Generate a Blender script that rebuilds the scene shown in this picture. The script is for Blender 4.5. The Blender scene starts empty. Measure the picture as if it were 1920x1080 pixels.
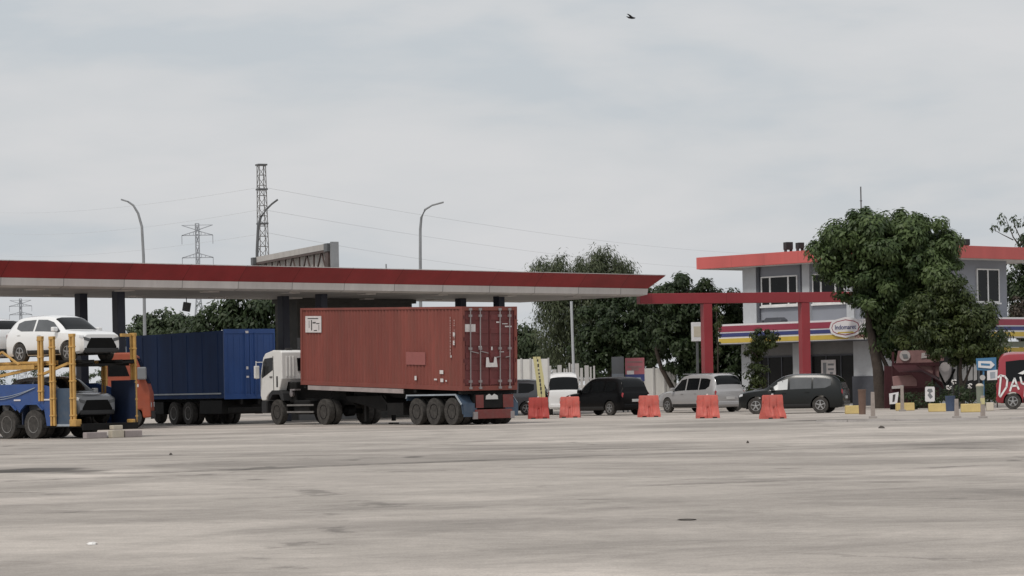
import bpy, bmesh, math, random
import numpy as np
from mathutils import Vector, Matrix, Euler

random.seed(7)
rng = np.random.default_rng(11)
S = bpy.context.scene
C = S.collection
PI = math.pi
R = math.radians

# ------------------------------------------------------------------ camera
F, H, HY = 5000.0, 1.42, 723.0
A = math.atan(0.02)
CA, SA = math.cos(A), math.sin(A)
cam = bpy.data.cameras.new('camera'); co = bpy.data.objects.new('camera', cam); C.objects.link(co)
cam.lens = F / 1920 * 36; cam.sensor_width = 36
cam.shift_y = (HY - 540) / 1920
cam.clip_start = 0.5; cam.clip_end = 9000
co.matrix_world = Matrix.Translation((0, 0, H)) @ Matrix.Rotation(R(90), 4, 'X') @ Matrix.Rotation(-A, 4, 'Z')
S.camera = co

def at(px, d, z=0.0):
    """world point at distance d and height z that stands in pixel column px"""
    vp = (H - z) * F / d
    up = ((px - 960) - vp * SA) / CA
    return Vector((up * d / F, d, z))
def ap(px, py, d):
    u, v = px - 960, py - HY
    up, vp = u * CA - v * SA, v * CA + u * SA
    return Vector((up * d / F, d, H - vp * d / F))
def gp(px, py):
    u, v = px - 960, py - HY
    vp = v * CA + u * SA
    return ap(px, py, H * F / vp)

# ------------------------------------------------------------------ helpers
def tag(o, label=None, cat=None, group=None, kind=None):
    if label: o['label'] = label
    if cat: o['category'] = cat
    if group: o['group'] = group
    if kind: o['kind'] = kind
    return o
def thing(name, label, cat, loc=(0, 0, 0), rz=0.0, group=None, pitch=0.0):
    o = bpy.data.objects.new(name, None); C.objects.link(o)
    o.location = loc; o.rotation_euler = (0, pitch, rz); o.empty_display_size = 0.3
    return tag(o, label, cat, group)
def copy_tree(o, parent=None):
    c = o.copy(); C.objects.link(c); c.parent = parent
    for ch in list(o.children): copy_tree(ch, c)
    return c

class MB:
    def __init__(s): s.v = []; s.f = []
    def add(s, vs, fs):
        n = len(s.v); s.v += [tuple(v) for v in vs]; s.f += [tuple(i + n for i in f) for f in fs]; return s
    def box(s, x0, x1, y0, y1, z0, z1, M=None):
        vs = [Vector((x, y, z)) for x in (x0, x1) for y in (y0, y1) for z in (z0, z1)]
        if M is not None: vs = [M @ v for v in vs]
        return s.add(vs, [(0, 1, 3, 2), (4, 6, 7, 5), (0, 4, 5, 1), (2, 3, 7, 6), (0, 2, 6, 4), (1, 5, 7, 3)])
    def bar(s, p0, p1, w, h=None, up=(0, 0, 1)):
        h = h or w; p0, p1 = Vector(p0), Vector(p1); d = (p1 - p0).normalized(); up = Vector(up)
        if abs(d.dot(up)) > 0.98: up = Vector((0, 1, 0))
        a = d.cross(up).normalized() * w / 2; b = a.cross(d).normalized() * h / 2
        vs = [p + sa * a + sb * b for p in (p0, p1) for sa, sb in ((-1, -1), (1, -1), (1, 1), (-1, 1))]
        return s.add(vs, [(0, 3, 2, 1), (4, 5, 6, 7), (0, 1, 5, 4), (1, 2, 6, 5), (2, 3, 7, 6), (3, 0, 4, 7)])
    def tube(s, pts, rad, n=8):
        pts = [Vector(p) for p in pts]
        if not hasattr(rad, '__len__'): rad = [rad] * len(pts)
        vs = []; fs = []; m = len(pts)
        ref = Vector((0.31, 0.2, 0.93)).normalized()
        for i, p in enumerate(pts):
            d = (pts[min(i + 1, m - 1)] - pts[max(i - 1, 0)]).normalized()
            r0 = ref if abs(d.dot(ref)) < 0.95 else Vector((1, 0, 0))
            a = d.cross(r0).normalized(); b = d.cross(a)
            for k in range(n):
                t = 2 * PI * k / n; vs.append(p + rad[i] * (math.cos(t) * a + math.sin(t) * b))
        for i in range(m - 1):
            for k in range(n):
                fs.append((i * n + k, i * n + (k + 1) % n, (i + 1) * n + (k + 1) % n, (i + 1) * n + k))
        fs.append(tuple(range(n - 1, -1, -1))); fs.append(tuple(range((m - 1) * n, m * n)))
        return s.add(vs, fs)
    def lathe(s, prof, c=(0, 0, 0), axis='y', n=24):
        """prof: (radius, offset along axis), closed ends"""
        c = Vector(c); vs = []; fs = []
        for r, a in prof:
            for k in range(n):
                t = 2 * PI * k / n; p, q = r * math.cos(t), r * math.sin(t)
                vs.append(c + (Vector((p, a, q)) if axis == 'y' else Vector((a, p, q)) if axis == 'x' else Vector((p, q, a))))
        m = len(prof)
        for i in range(m - 1):
            for k in range(n):
                fs.append((i * n + k, i * n + (k + 1) % n, (i + 1) * n + (k + 1) % n, (i + 1) * n + k))
        fs.append(tuple(range(n))); fs.append(tuple(range((m - 1) * n, m * n)))
        return s.add(vs, fs)
    def prism(s, poly, a0, a1, axis='y'):
        """poly in (x,z) extruded along y; or (y,z) along x; or (x,y) along z"""
        n = len(poly)
        def P(p, a): return (p[0], a, p[1]) if axis == 'y' else (a, p[0], p[1]) if axis == 'x' else (p[0], p[1], a)
        vs = [P(p, a0) for p in poly] + [P(p, a1) for p in poly]
        fs = [tuple(range(n)), tuple(range(2 * n - 1, n - 1, -1))] + [(i, (i + 1) % n, n + (i + 1) % n, n + i) for i in range(n)]
        return s.add(vs, fs)
    def grid(s, P):
        P = [list(r) for r in P]; m, n = len(P), len(P[0])
        vs = [p for r in P for p in r]
        return s.add(vs, [(i * n + j, i * n + j + 1, (i + 1) * n + j + 1, (i + 1) * n + j) for i in range(m - 1) for j in range(n - 1)])
    def build(s, name, mat, parent=None, smooth=0, bevel=0.0, loc=None, seg=2):
        me = bpy.data.meshes.new(name); me.from_pydata(s.v, [], s.f)
        bm = bmesh.new(); bm.from_mesh(me); bmesh.ops.recalc_face_normals(bm, faces=bm.faces); bm.to_mesh(me); bm.free()
        if smooth:
            for p in me.polygons: p.use_smooth = True
            me.set_sharp_from_angle(angle=R(smooth))
        me.materials.append(mat)
        o = bpy.data.objects.new(name, me); C.objects.link(o)
        if parent: o.parent = parent
        if loc: o.location = loc
        if bevel:
            m = o.modifiers.new('bevel', 'BEVEL'); m.width = bevel; m.segments = seg; m.limit_method = 'ANGLE'; m.angle_limit = R(40)
        return o

# ------------------------------------------------------------------ materials
def mat(name, col, rough=0.6, metal=0.0, var=0.12, vscale=1.5, dirt=0.0, spec=0.5, bump=0.0, bscale=20, coat=0.0, dirtcol=(0.16, 0.14, 0.12), streak=False):
    m = bpy.data.materials.new(name); m.use_nodes = True; nt = m.node_tree; N = nt.nodes; L = nt.links
    b = N['Principled BSDF']; b.inputs['Roughness'].default_value = rough; b.inputs['Metallic'].default_value = metal
    b.inputs['Specular IOR Level'].default_value = spec; b.inputs['Coat Weight'].default_value = coat; b.inputs['Coat Roughness'].default_value = 0.12
    tc = N.new('ShaderNodeTexCoord')
    mp = N.new('ShaderNodeMapping'); mp.inputs['Scale'].default_value = (1, 1, 0.25 if streak else 1); L.new(tc.outputs['Object'], mp.inputs['Vector'])
    n1 = N.new('ShaderNodeTexNoise'); n1.inputs['Scale'].default_value = vscale; n1.inputs['Detail'].default_value = 6; n1.inputs['Roughness'].default_value = 0.65
    L.new(mp.outputs['Vector'], n1.inputs['Vector'])
    mr = N.new('ShaderNodeMapRange'); mr.inputs[1].default_value = 0.3; mr.inputs[2].default_value = 0.7; mr.inputs[3].default_value = 1 - var; mr.inputs[4].default_value = 1 + var
    L.new(n1.outputs['Fac'], mr.inputs[0])
    mx = N.new('ShaderNodeMix'); mx.data_type = 'RGBA'; mx.blend_type = 'MULTIPLY'; mx.inputs[0].default_value = 1
    mx.inputs[6].default_value = (*col, 1); L.new(mr.outputs[0], mx.inputs[7])
    out = mx.outputs[2]
    if dirt:
        n2 = N.new('ShaderNodeTexNoise'); n2.inputs['Scale'].default_value = vscale * 2.3; n2.inputs['Detail'].default_value = 8; n2.inputs['Roughness'].default_value = 0.75
        L.new(mp.outputs['Vector'], n2.inputs['Vector'])
        m2 = N.new('ShaderNodeMapRange'); m2.inputs[1].default_value = 0.45; m2.inputs[2].default_value = 0.75; m2.inputs[4].default_value = dirt; L.new(n2.outputs['Fac'], m2.inputs[0])
        mm = N.new('ShaderNodeMix'); mm.data_type = 'RGBA'; L.new(m2.outputs[0], mm.inputs[0]); L.new(out, mm.inputs[6]); mm.inputs[7].default_value = (*dirtcol, 1); out = mm.outputs[2]
    L.new(out, b.inputs['Base Color'])
    if bump:
        n3 = N.new('ShaderNodeTexNoise'); n3.inputs['Scale'].default_value = bscale; n3.inputs['Detail'].default_value = 4; L.new(tc.outputs['Object'], n3.inputs['Vector'])
        bp = N.new('ShaderNodeBump'); bp.inputs['Strength'].default_value = bump; bp.inputs['Distance'].default_value = 0.02; L.new(n3.outputs['Fac'], bp.inputs['Height']); L.new(bp.outputs['Normal'], b.inputs['Normal'])
    return m

M = {}
def dm(k, *a, **kw): M[k] = mat(k, *a, **kw)
dm('canopy_red', (0.34, 0.034, 0.037), 0.5, var=0.16, dirt=0.35, vscale=0.9, dirtcol=(0.22, 0.035, 0.035), streak=True)
dm('canopy_white', (0.66, 0.63, 0.60), 0.6, var=0.1, dirt=0.3, vscale=0.9, dirtcol=(0.42, 0.38, 0.35), streak=True)
dm('soffit', (0.40, 0.385, 0.37), 0.7, var=0.1, vscale=0.6, dirt=0.2)
dm('navy', (0.018, 0.022, 0.04), 0.5)
dm('beam_red', (0.31, 0.036, 0.046), 0.45, var=0.1, dirt=0.06, vscale=0.8)
dm('roof_red', (0.58, 0.125, 0.115), 0.65, var=0.1, dirt=0.3, vscale=0.6, dirtcol=(0.44, 0.13, 0.12), streak=True)
dm('wall_grey', (0.25, 0.265, 0.30), 0.75, var=0.06, dirt=0.1, vscale=0.5)
dm('wall_white', (0.66, 0.66, 0.645), 0.75, var=0.05, dirt=0.12, vscale=0.6)
dm('wall_dark', (0.075, 0.08, 0.095), 0.7)
dm('pillar', (0.47, 0.49, 0.51), 0.7, var=0.06, dirt=0.15)
dm('kiosk_grey', (0.055, 0.055, 0.05), 0.7, var=0.15, dirt=0.2)
dm('kiosk_light', (0.19, 0.19, 0.19), 0.7, var=0.12)
dm('glass', (0.008, 0.009, 0.010), 0.12, var=0.2, spec=0.22)
dm('dark_glass', (0.012, 0.012, 0.012), 0.25, var=0.3, spec=0.15)
dm('reflection_glass', (0.55, 0.56, 0.56), 0.25, var=0.06)  # light reflection on the pane, painted in as a pale base colour
dm('grey_glass', (0.10, 0.105, 0.11), 0.15, var=0.2)
dm('frame_white', (0.75, 0.75, 0.74), 0.5)
dm('sign_red', (0.30, 0.040, 0.070), 0.5, var=0.06)
dm('sign_blue', (0.040, 0.052, 0.18), 0.5, var=0.06)
dm('sign_yellow', (0.58, 0.42, 0.07), 0.5, var=0.08)
dm('sign_white', (0.74, 0.73, 0.74), 0.5, var=0.04)
dm('container_red', (0.215, 0.056, 0.042), 0.6, var=0.22, vscale=0.8, dirt=0.5, dirtcol=(0.135, 0.062, 0.046), streak=True)
dm('door_red', (0.15, 0.034, 0.034), 0.55, var=0.2, vscale=1.5, dirt=0.35, dirtcol=(0.13, 0.06, 0.055), streak=True)
dm('code_white', (0.42, 0.28, 0.26), 0.6, var=0.3, vscale=8)
dm('faded_red', (0.30, 0.10, 0.09), 0.6)
dm('galv', (0.32, 0.29, 0.29), 0.45, metal=0.5, var=0.15)
dm('sticker', (0.66, 0.62, 0.61), 0.55, var=0.12, vscale=6)
dm('ink', (0.05, 0.045, 0.045), 0.6)
dm('black', (0.006, 0.006, 0.006), 0.6, var=0.3, spec=0.12)
dm('chassis', (0.010, 0.010, 0.010), 0.7, var=0.35, dirt=0.2, dirtcol=(0.05, 0.045, 0.04), spec=0.2)
dm('rubber', (0.050, 0.047, 0.044), 0.9, var=0.2, dirt=0.8, dirtcol=(0.125, 0.115, 0.105), vscale=3, spec=0.2)
dm('rim_dark', (0.010, 0.009, 0.009), 0.7, var=0.3, dirt=0.25, dirtcol=(0.05, 0.045, 0.04), spec=.2)
dm('rim_grey', (0.22, 0.21, 0.2), 0.45, metal=0.4, var=0.2)
dm('alloy', (0.42, 0.42, 0.42), 0.3, metal=0.7)
dm('trailer_blue', (0.045, 0.075, 0.12), 0.5, var=0.2, dirt=0.35, dirtcol=(0.14, 0.14, 0.14))
dm('pale_blue', (0.34, 0.38, 0.42), 0.5, var=0.2)
dm('bumper_red', (0.17, 0.034, 0.030), 0.5, var=0.25, dirt=0.3)
dm('cab_white', (0.78, 0.77, 0.74), 0.35, var=0.04, dirt=0.12, coat=0.3, dirtcol=(0.4, 0.38, 0.34))
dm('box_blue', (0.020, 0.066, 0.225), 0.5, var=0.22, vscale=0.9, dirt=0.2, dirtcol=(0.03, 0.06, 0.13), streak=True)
dm('box_blue_shaded', (0.012, 0.035, 0.108), 0.7, var=0.35, vscale=0.5, dirt=0.3, dirtcol=(0.008, 0.014, 0.035), streak=True, spec=0.2)  # truck's blue darkened: canopy shade on box and cab painted into the colour
dm('orange', (0.34, 0.075, 0.036), 0.45, var=0.12, dirt=0.15)
dm('carrier_blue', (0.028, 0.075, 0.24), 0.45, var=0.15, dirt=0.22, dirtcol=(0.09, 0.1, 0.15))
dm('carrier_navy', (0.012, 0.022, 0.055), 0.55, var=0.2)
dm('carrier_yellow', (0.55, 0.325, 0.095), 0.6, var=0.2, dirt=0.45, dirtcol=(0.30, 0.17, 0.07), vscale=3)
dm('cream', (0.58, 0.52, 0.42), 0.7, var=0.1, dirt=0.2)
dm('dusty', (0.36, 0.31, 0.30), 0.8, var=0.2)
dm('paint_white', (0.84, 0.84, 0.835), 0.22, var=0.02, coat=0.6)
dm('paint_silver', (0.43, 0.42, 0.42), 0.3, metal=0.25, var=0.03, coat=0.5)
dm('paint_grey', (0.21, 0.22, 0.235), 0.3, metal=0.3, var=0.03, coat=0.5)
dm('paint_dgrey', (0.12, 0.122, 0.13), 0.3, metal=0.3, var=0.03, coat=0.5)
dm('paint_black', (0.004, 0.004, 0.0045), 0.28, var=0.1, spec=0.18)
dm('paint_charcoal', (0.014, 0.016, 0.016), 0.25, var=0.05, spec=0.35)
dm('paint_red', (0.31, 0.022, 0.034), 0.25, var=0.05, coat=0.6)
dm('plastic', (0.02, 0.02, 0.021), 0.55, var=0.2)
dm('lamp', (0.62, 0.63, 0.65), 0.1, var=0.1)
dm('tail', (0.28, 0.03, 0.035), 0.2, var=0.1)
dm('tail_clear', (0.5, 0.36, 0.36), 0.2, var=0.1)
dm('plate', (0.55, 0.54, 0.53), 0.5)
dm('chrome', (0.6, 0.6, 0.6), 0.2, metal=0.9)
dm('barrier', (0.55, 0.110, 0.085), 0.6, var=0.2, vscale=3, dirt=0.45, dirtcol=(0.50, 0.22, 0.19))
dm('barrier_dark', (0.40, 0.05, 0.04), 0.6, var=0.16, vscale=2.5, dirt=0.3, dirtcol=(0.3, 0.1, 0.08))
dm('yellow', (0.60, 0.55, 0.28), 0.6, var=0.1, dirt=0.15)
dm('stop_yellow', (0.60, 0.46, 0.19), 0.75, var=0.12, dirt=0.35, dirtcol=(0.42, 0.33, 0.2), vscale=4)
dm('concrete', (0.36, 0.33, 0.31), 0.85, var=0.15, dirt=0.25, vscale=2)
dm('kerb', (0.33, 0.305, 0.29), 0.85, var=0.2, dirt=0.3, vscale=1.2)
dm('post_conc', (0.36, 0.31, 0.28), 0.8, var=0.2, dirt=0.25, vscale=3)
dm('steel', (0.30, 0.31, 0.32), 0.5, metal=0.3, var=0.15)
dm('steel_dark', (0.12, 0.125, 0.13), 0.55, metal=0.2, var=0.2)
dm('mast_grey', (0.19, 0.185, 0.18), 0.6, var=0.2)
dm('pylon', (0.33, 0.35, 0.38), 0.6, var=0.05)
dm('wire', (0.58, 0.60, 0.62), 0.6, var=0.02)
dm('frame_brown', (0.075, 0.05, 0.045), 0.7, var=0.3, dirt=0.3)
dm('board_back', (0.44, 0.42, 0.40), 0.7, var=0.12, dirt=0.25, vscale=0.8, streak=True)
dm('fence_white', (0.72, 0.71, 0.68), 0.7, var=0.06, dirt=0.12, vscale=0.7, streak=True)
dm('fence_pale', (0.52, 0.51, 0.50), 0.75, var=0.12, dirt=0.2, vscale=0.7)
dm('poster_red', (0.42, 0.13, 0.15), 0.5, var=0.1)
dm('poster_grey', (0.20, 0.21, 0.22), 0.5, var=0.08)
dm('bark', (0.055, 0.042, 0.034), 0.9, var=0.3, vscale=5, bump=0.6, bscale=9, dirt=0.3, dirtcol=(0.12, 0.10, 0.085))
dm('maroon', (0.055, 0.012, 0.016), 0.7, var=0.2)
dm('stall_pink', (0.30, 0.17, 0.165), 0.6, var=0.15, vscale=3, dirt=0.25, dirtcol=(0.2, 0.1, 0.1))
dm('stall_white', (0.52, 0.48, 0.47), 0.6, var=0.1)
dm('bin_blue', (0.06, 0.09, 0.16), 0.55, var=0.12)
dm('bin_green', (0.22, 0.25, 0.20), 0.55, var=0.12)
dm('brown', (0.16, 0.10, 0.075), 0.7, var=0.2, dirt=0.2)
dm('signblue', (0.07, 0.20, 0.36), 0.5, var=0.08)
dm('flower', (0.70, 0.68, 0.66), 0.8)
dm('feather', (0.014, 0.014, 0.018), 0.7)
dm('paper', (0.78, 0.76, 0.73), 0.8)
dm('soil', (0.06, 0.05, 0.042), 0.9)

def panels(m, step, seam=.012, dark=.55, vary=.07):
    """sheet-metal panels: a dark seam every step metres and a little difference from sheet to sheet"""
    nt = m.node_tree; N = nt.nodes; L = nt.links; b = N['Principled BSDF']; src = b.inputs['Base Color'].links[0].from_socket
    tc = N.new('ShaderNodeTexCoord'); sp = N.new('ShaderNodeSeparateXYZ'); L.new(tc.outputs['Object'], sp.inputs[0])
    def mt(op, a, v):
        n = N.new('ShaderNodeMath'); n.operation = op; L.new(a, n.inputs[0])
        if v is not None: n.inputs[1].default_value = v
        return n.outputs[0]
    d = mt('DIVIDE', sp.outputs[0], step); fr = mt('FRACT', d, None); fl = mt('FLOOR', d, None)
    sm = mt('LESS_THAN', fr, seam); wn = N.new('ShaderNodeTexWhiteNoise'); wn.noise_dimensions = '1D'; L.new(fl, wn.inputs['W'])
    k = mt('MULTIPLY_ADD', wn.outputs['Value'], 2 * vary); k.node.inputs[2].default_value = 1 - vary
    s2 = mt('MULTIPLY_ADD', sm, -dark); s2.node.inputs[2].default_value = 1.0
    f = N.new('ShaderNodeMath'); f.operation = 'MULTIPLY'; L.new(k, f.inputs[0]); L.new(s2, f.inputs[1])
    mx = N.new('ShaderNodeMix'); mx.data_type = 'RGBA'; mx.blend_type = 'MULTIPLY'; mx.inputs[0].default_value = 1; L.new(src, mx.inputs[6]); L.new(f.outputs[0], mx.inputs[7]); L.new(mx.outputs[2], b.inputs['Base Color'])
panels(M['canopy_red'], 3.0, .010); panels(M['canopy_white'], 3.0, .014, .5, .06); panels(M['soffit'], 1.2, .03, .35, .05); panels(M['beam_red'], 4.1, .006, .4, .04); panels(M['roof_red'], 2.4, .010, .3, .05)
def leafmat(name, c0, c1, trans=0.25):
    m = bpy.data.materials.new(name); m.use_nodes = True; nt = m.node_tree; N = nt.nodes; L = nt.links
    b = N['Principled BSDF']; b.inputs['Roughness'].default_value = 0.5; b.inputs['Specular IOR Level'].default_value = 0.35
    at_ = N.new('ShaderNodeAttribute'); at_.attribute_name = 'tint'
    cr = N.new('ShaderNodeValToRGB'); cr.color_ramp.elements[0].color = (*c0, 1); cr.color_ramp.elements[1].color = (*c1, 1)
    L.new(at_.outputs['Fac'], cr.inputs[0]); L.new(cr.outputs[0], b.inputs['Base Color'])
    tr = N.new('ShaderNodeBsdfTranslucent'); L.new(cr.outputs[0], tr.inputs['Color'])
    mx = N.new('ShaderNodeMixShader'); mx.inputs[0].default_value = trans
    L.new(b.outputs[0], mx.inputs[1]); L.new(tr.outputs[0], mx.inputs[2]); L.new(mx.outputs[0], N['Material Output'].inputs['Surface'])
    M[name] = m
leafmat('leaf_mango', (0.018, 0.042, 0.013), (0.130, 0.182, 0.064), .3)
leafmat('leaf_dark', (0.016, 0.032, 0.013), (0.068, 0.098, 0.040), .35)
leafmat('leaf_olive', (0.018, 0.034, 0.010), (0.090, 0.115, 0.034))
leafmat('leaf_willow', (0.040, 0.058, 0.028), (0.150, 0.172, 0.095), .35)
leafmat('leaf_far', (0.030, 0.048, 0.022), (0.085, 0.115, 0.055))
leafmat('leaf_brown', (0.04, 0.03, 0.022), (0.09, 0.07, 0.05))

# ------------------------------------------------------------------ trees
def leaf_mesh(name, cen, nor, tan, ln, wd, tint, m, parent):
    n = len(cen)
    nor = nor / (np.linalg.norm(nor, axis=1, keepdims=True) + 1e-9)
    tan = tan - nor * np.sum(tan * nor, axis=1, keepdims=True); tan = tan / (np.linalg.norm(tan, axis=1, keepdims=True) + 1e-9)
    bit = np.cross(nor, tan)
    ln = ln[:, None]; wd = wd[:, None]
    P = np.empty((n, 4, 3))
    P[:, 0] = cen - tan * ln * .5; P[:, 1] = cen + bit * wd * .5 + nor * wd * .12
    P[:, 2] = cen + tan * ln * .5; P[:, 3] = cen - bit * wd * .5 + nor * wd * .12
    me = bpy.data.meshes.new(name)
    me.vertices.add(4 * n); me.vertices.foreach_set('co', P.ravel())
    me.loops.add(4 * n); me.loops.foreach_set('vertex_index', np.arange(4 * n, dtype=np.int32))
    me.polygons.add(n); me.polygons.foreach_set('loop_start', np.arange(0, 4 * n, 4, dtype=np.int32))
    me.polygons.foreach_set('loop_total', np.full(n, 4, dtype=np.int32))
    me.update(calc_edges=True)
    a = me.attributes.new('tint', 'FLOAT', 'FACE'); a.data.foreach_set('value', tint.astype(np.float32))
    me.materials.append(m)
    o = bpy.data.objects.new(name, me); C.objects.link(o); o.parent = parent
    return o
def rvec(n):
    v = rng.normal(size=(n, 3)); return v / np.linalg.norm(v, axis=1, keepdims=True)

def foliage(name, blobs, m, parent, clump=0.5, dens=1.5, leaves=60, ln=0.24, wd=0.10, droop=0.4, inner=0.3, shell=0.25, hang=0.0, ctw=0.5):
    """blobs: (cx,cy,cz,rx,ry,rz) local to parent"""
    cc = []; cn = []
    for (cx, cy, cz, rx, ry, rz) in blobs:
        area = 4 * PI * ((rx * ry) ** 1.6 / 3 + (rx * rz) ** 1.6 / 3 + (ry * rz) ** 1.6 / 3) ** (1 / 1.6)
        n = max(4, int(area * dens))
        d = rvec(n); rad = 1 - shell * rng.random(n) ** 1.5
        k = rng.random(n) < inner; rad[k] = rng.random(k.sum()) ** 0.5 * 0.8
        rad *= 1 + 0.10 * np.sin(3.1 * d[:, 0] * rx + 2.3 * d[:, 2] * rz + cx) + 0.06 * rng.normal(size=n)
        cc.append(np.array([cx, cy, cz]) + d * rad[:, None] * np.array([rx, ry, rz])); cn.append(d)
    cc = np.concatenate(cc); cn = np.concatenate(cn); nc = len(cc)
    cs = clump * (0.6 + 0.8 * rng.random(nc)); ct = rng.random(nc)
    lv = (leaves * (0.5 + rng.random(nc))).astype(int)
    idx = np.repeat(np.arange(nc), lv); n = len(idx)
    d = rvec(n); d[:, 2] = d[:, 2] * 0.9 + 0.15
    rr = rng.random(n) ** 0.45
    off = d * rr[:, None] * cs[idx][:, None] * np.array([1, 1, 0.8])
    if hang: off[:, 2] = off[:, 2] * 1.0 - hang * rng.random(n) ** 1.4
    cen = cc[idx] + off
    nor = d + 0.5 * rvec(n) + np.array([0, 0, 0.35]) + 0.35 * cn[idx]
    tan = d + np.array([0, 0, -droop * 1.5]) + 0.4 * rvec(n)
    L_ = ln * (0.6 + 0.8 * rng.random(n)); W_ = wd * (0.6 + 0.8 * rng.random(n))
    tint = np.clip(ctw * ct[idx] + (1 - ctw) * rng.random(n), 0, 1)
    return leaf_mesh(name, cen, nor, tan, L_, W_, tint, m, parent)

def limb(mb, p0, p1, r0, r1, bend=0.15, n=6, k=8):
    p0, p1 = Vector(p0), Vector(p1); L_ = (p1 - p0).length
    o = Vector((random.uniform(-1, 1), random.uniform(-1, 1), random.uniform(-.3, .3))) * bend * L_
    pts = [p0.lerp(p1, t) + o * math.sin(PI * t) * (0.7 + 0.3 * random.random()) for t in [i / n for i in range(n + 1)]]
    mb.tube(pts, [r0 + (r1 - r0) * (i / n) for i in range(n + 1)], k); return pts

def tree(name, label, cat, px, d, pblobs, leaf, trunk_r=0.2, group=None, limbs=6, stems=None, dy=1.0, reach=.6, **kw):
    """pblobs: (px,py,rpx,rpy[,depth offset]) sizes as seen at distance d"""
    base = at(px, d, 0); t = thing(name, label, cat, base, 0, group); s = F / d
    bl = []
    for b in pblobs:
        off = b[4] if len(b) > 4 else random.uniform(-.5, .5)
        c = ap(b[0], b[1], d) - base
        rx, rz = b[2] / s, b[3] / s
        bl.append((c.x, c.y + off, c.z, rx, dy * (rx * 0.6 + rz * 0.4), rz))
    tm = MB()
    if stems:
        for st in stems:
            pts = [ap(x, y, d) - base for x, y in st[0]]; n = len(pts)
            tm.tube(pts, [st[1] + (st[2] - st[1]) * i / (n - 1) for i in range(n)], 10)
    else:
        top = max(bl, key=lambda b: b[3] * b[5]); tp = Vector((top[0] * .6, top[1] * .6, max(top[2] - top[5] * .1, 0.8)))
        limb(tm, (0, 0, -.05), tp, trunk_r, trunk_r * .45, 0.05)
    tm.build('trunk', M['bark'], t, smooth=60)
    lm = MB(); z0 = min(b[2] - b[5] for b in bl)
    for i in range(limbs):
        b = bl[i % len(bl)]; dd = Vector(rvec(1)[0]); dd.z = abs(dd.z)
        e = Vector((b[0] + dd.x * b[3] * reach, b[1] + dd.y * b[4] * reach, b[2] + dd.z * b[5] * reach))
        st = Vector((b[0] * .3, b[1] * .3, max(0.6, min(b[2] - b[5] * .6, e.z - .3))))
        if stems:
            q = stems[i % len(stems)][0][-1]; st = ap(q[0], q[1], d) - base
        limb(lm, st, e, trunk_r * .45, 0.03, 0.12)
    if limbs: lm.build('limbs', M['bark'], t, smooth=60)
    foliage('crown', bl, M[leaf], t, **kw)
    return t
# ------------------------------------------------------------------ car bodies
def pchip(xs, ys, xq):
    return np.interp(xq, xs, ys)
class Loft:
    """rows: (x, z_low, z_belt, z_roof, half width, roof half width) from tail to nose"""
    def __init__(s, rows, sub=4, low=0.92):
        r = np.array(rows, float); n = len(r); u = np.arange(n)
        q = np.linspace(0, n - 1, (n - 1) * sub + 1); out = []
        for c in range(r.shape[1]):
            y = r[:, c]; dlt = np.diff(y); m = np.zeros(n)
            for i in range(1, n - 1):
                m[i] = 0 if dlt[i - 1] * dlt[i] <= 0 else 2 * dlt[i - 1] * dlt[i] / (dlt[i - 1] + dlt[i])
            m[0], m[-1] = dlt[0], dlt[-1]
            i = np.minimum(q.astype(int), n - 2); t = q - i
            h = lambda a: a
            out.append((2*t**3-3*t**2+1)*y[i] + (t**3-2*t**2+t)*m[i] + (-2*t**3+3*t**2)*y[i+1] + (t**3-t**2)*m[i+1])
        s.q = q; s.D = np.array(out).T; s.low = low
    def ring(s, row):
        x, zl, zb, zr, w, wr = row; h = zb - zl; g = max(zr - zb, .02)
        return [(w*s.low, zl), (w*.985, zl+.12*h), (w, zl+.45*h), (w*.995, zl+.78*h), (w*.97, zb),
                (wr+.35*(w*.97-wr)*.35, zb+.80*g), (wr*.95, zb+.92*g), (wr*.62, zb+.99*g), (0, zr)]
    def row(s, u): return [float(np.interp(u, s.q, s.D[:, c])) for c in range(6)]
    def P(s, u, v, side=1):
        """v 0..8 up one side to the roof centre, 8..16 down the other"""
        if v > 8: v = 16 - v; side = -side
        r = s.row(u); g = s.ring(r); i = min(int(v), 7); t = v - i
        return Vector((r[0], side * (g[i][0]*(1-t) + g[i+1][0]*t), g[i][1]*(1-t) + g[i+1][1]*t))
    def uat(s, x): return float(np.interp(x, s.D[:, 0], s.q))
    def body(s):
        mb = MB(); fs = []; vs = []
        for row in s.D:
            g = s.ring(row); full = [(row[0], y, z) for y, z in g] + [(row[0], -y, z) for y, z in reversed(g[:-1])]
            vs += full
        k = 17; n = len(s.D)
        for i in range(n - 1):
            for j in range(k):
                fs.append((i*k+j, i*k+(j+1) % k, (i+1)*k+(j+1) % k, (i+1)*k+j))
        fs.append(tuple(range(k))); fs.append(tuple(range((n-1)*k, n*k)))
        return mb.add(vs, fs)
    def panel(s, us, vb, vt, side=1, off=0.007, nv=4):
        """strip of surface: us list of (u, vlow, vhigh)"""
        P = []
        for a in us:
            u, v0, v1 = a if hasattr(a, '__len__') else (a, vb, vt)
            col = []
            for j in range(nv + 1):
                v = v0 + (v1 - v0) * j / nv; p = s.P(u, v, side)
                e = .02
                du = s.P(min(u+e, s.q[-1]), v, side) - s.P(max(u-e, 0), v, side); dv = s.P(u, v+e, side) - s.P(u, v-e, side)
                nn = du.cross(dv)
                if nn.length > 1e-9:
                    nn.normalize()
                    cdir = p - Vector((p.x * .8, 0, .7))
                    if nn.dot(cdir) < 0: nn = -nn
                    p = p + nn * off
                col.append(p)
            P.append(col)
        return MB().grid(P)

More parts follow.
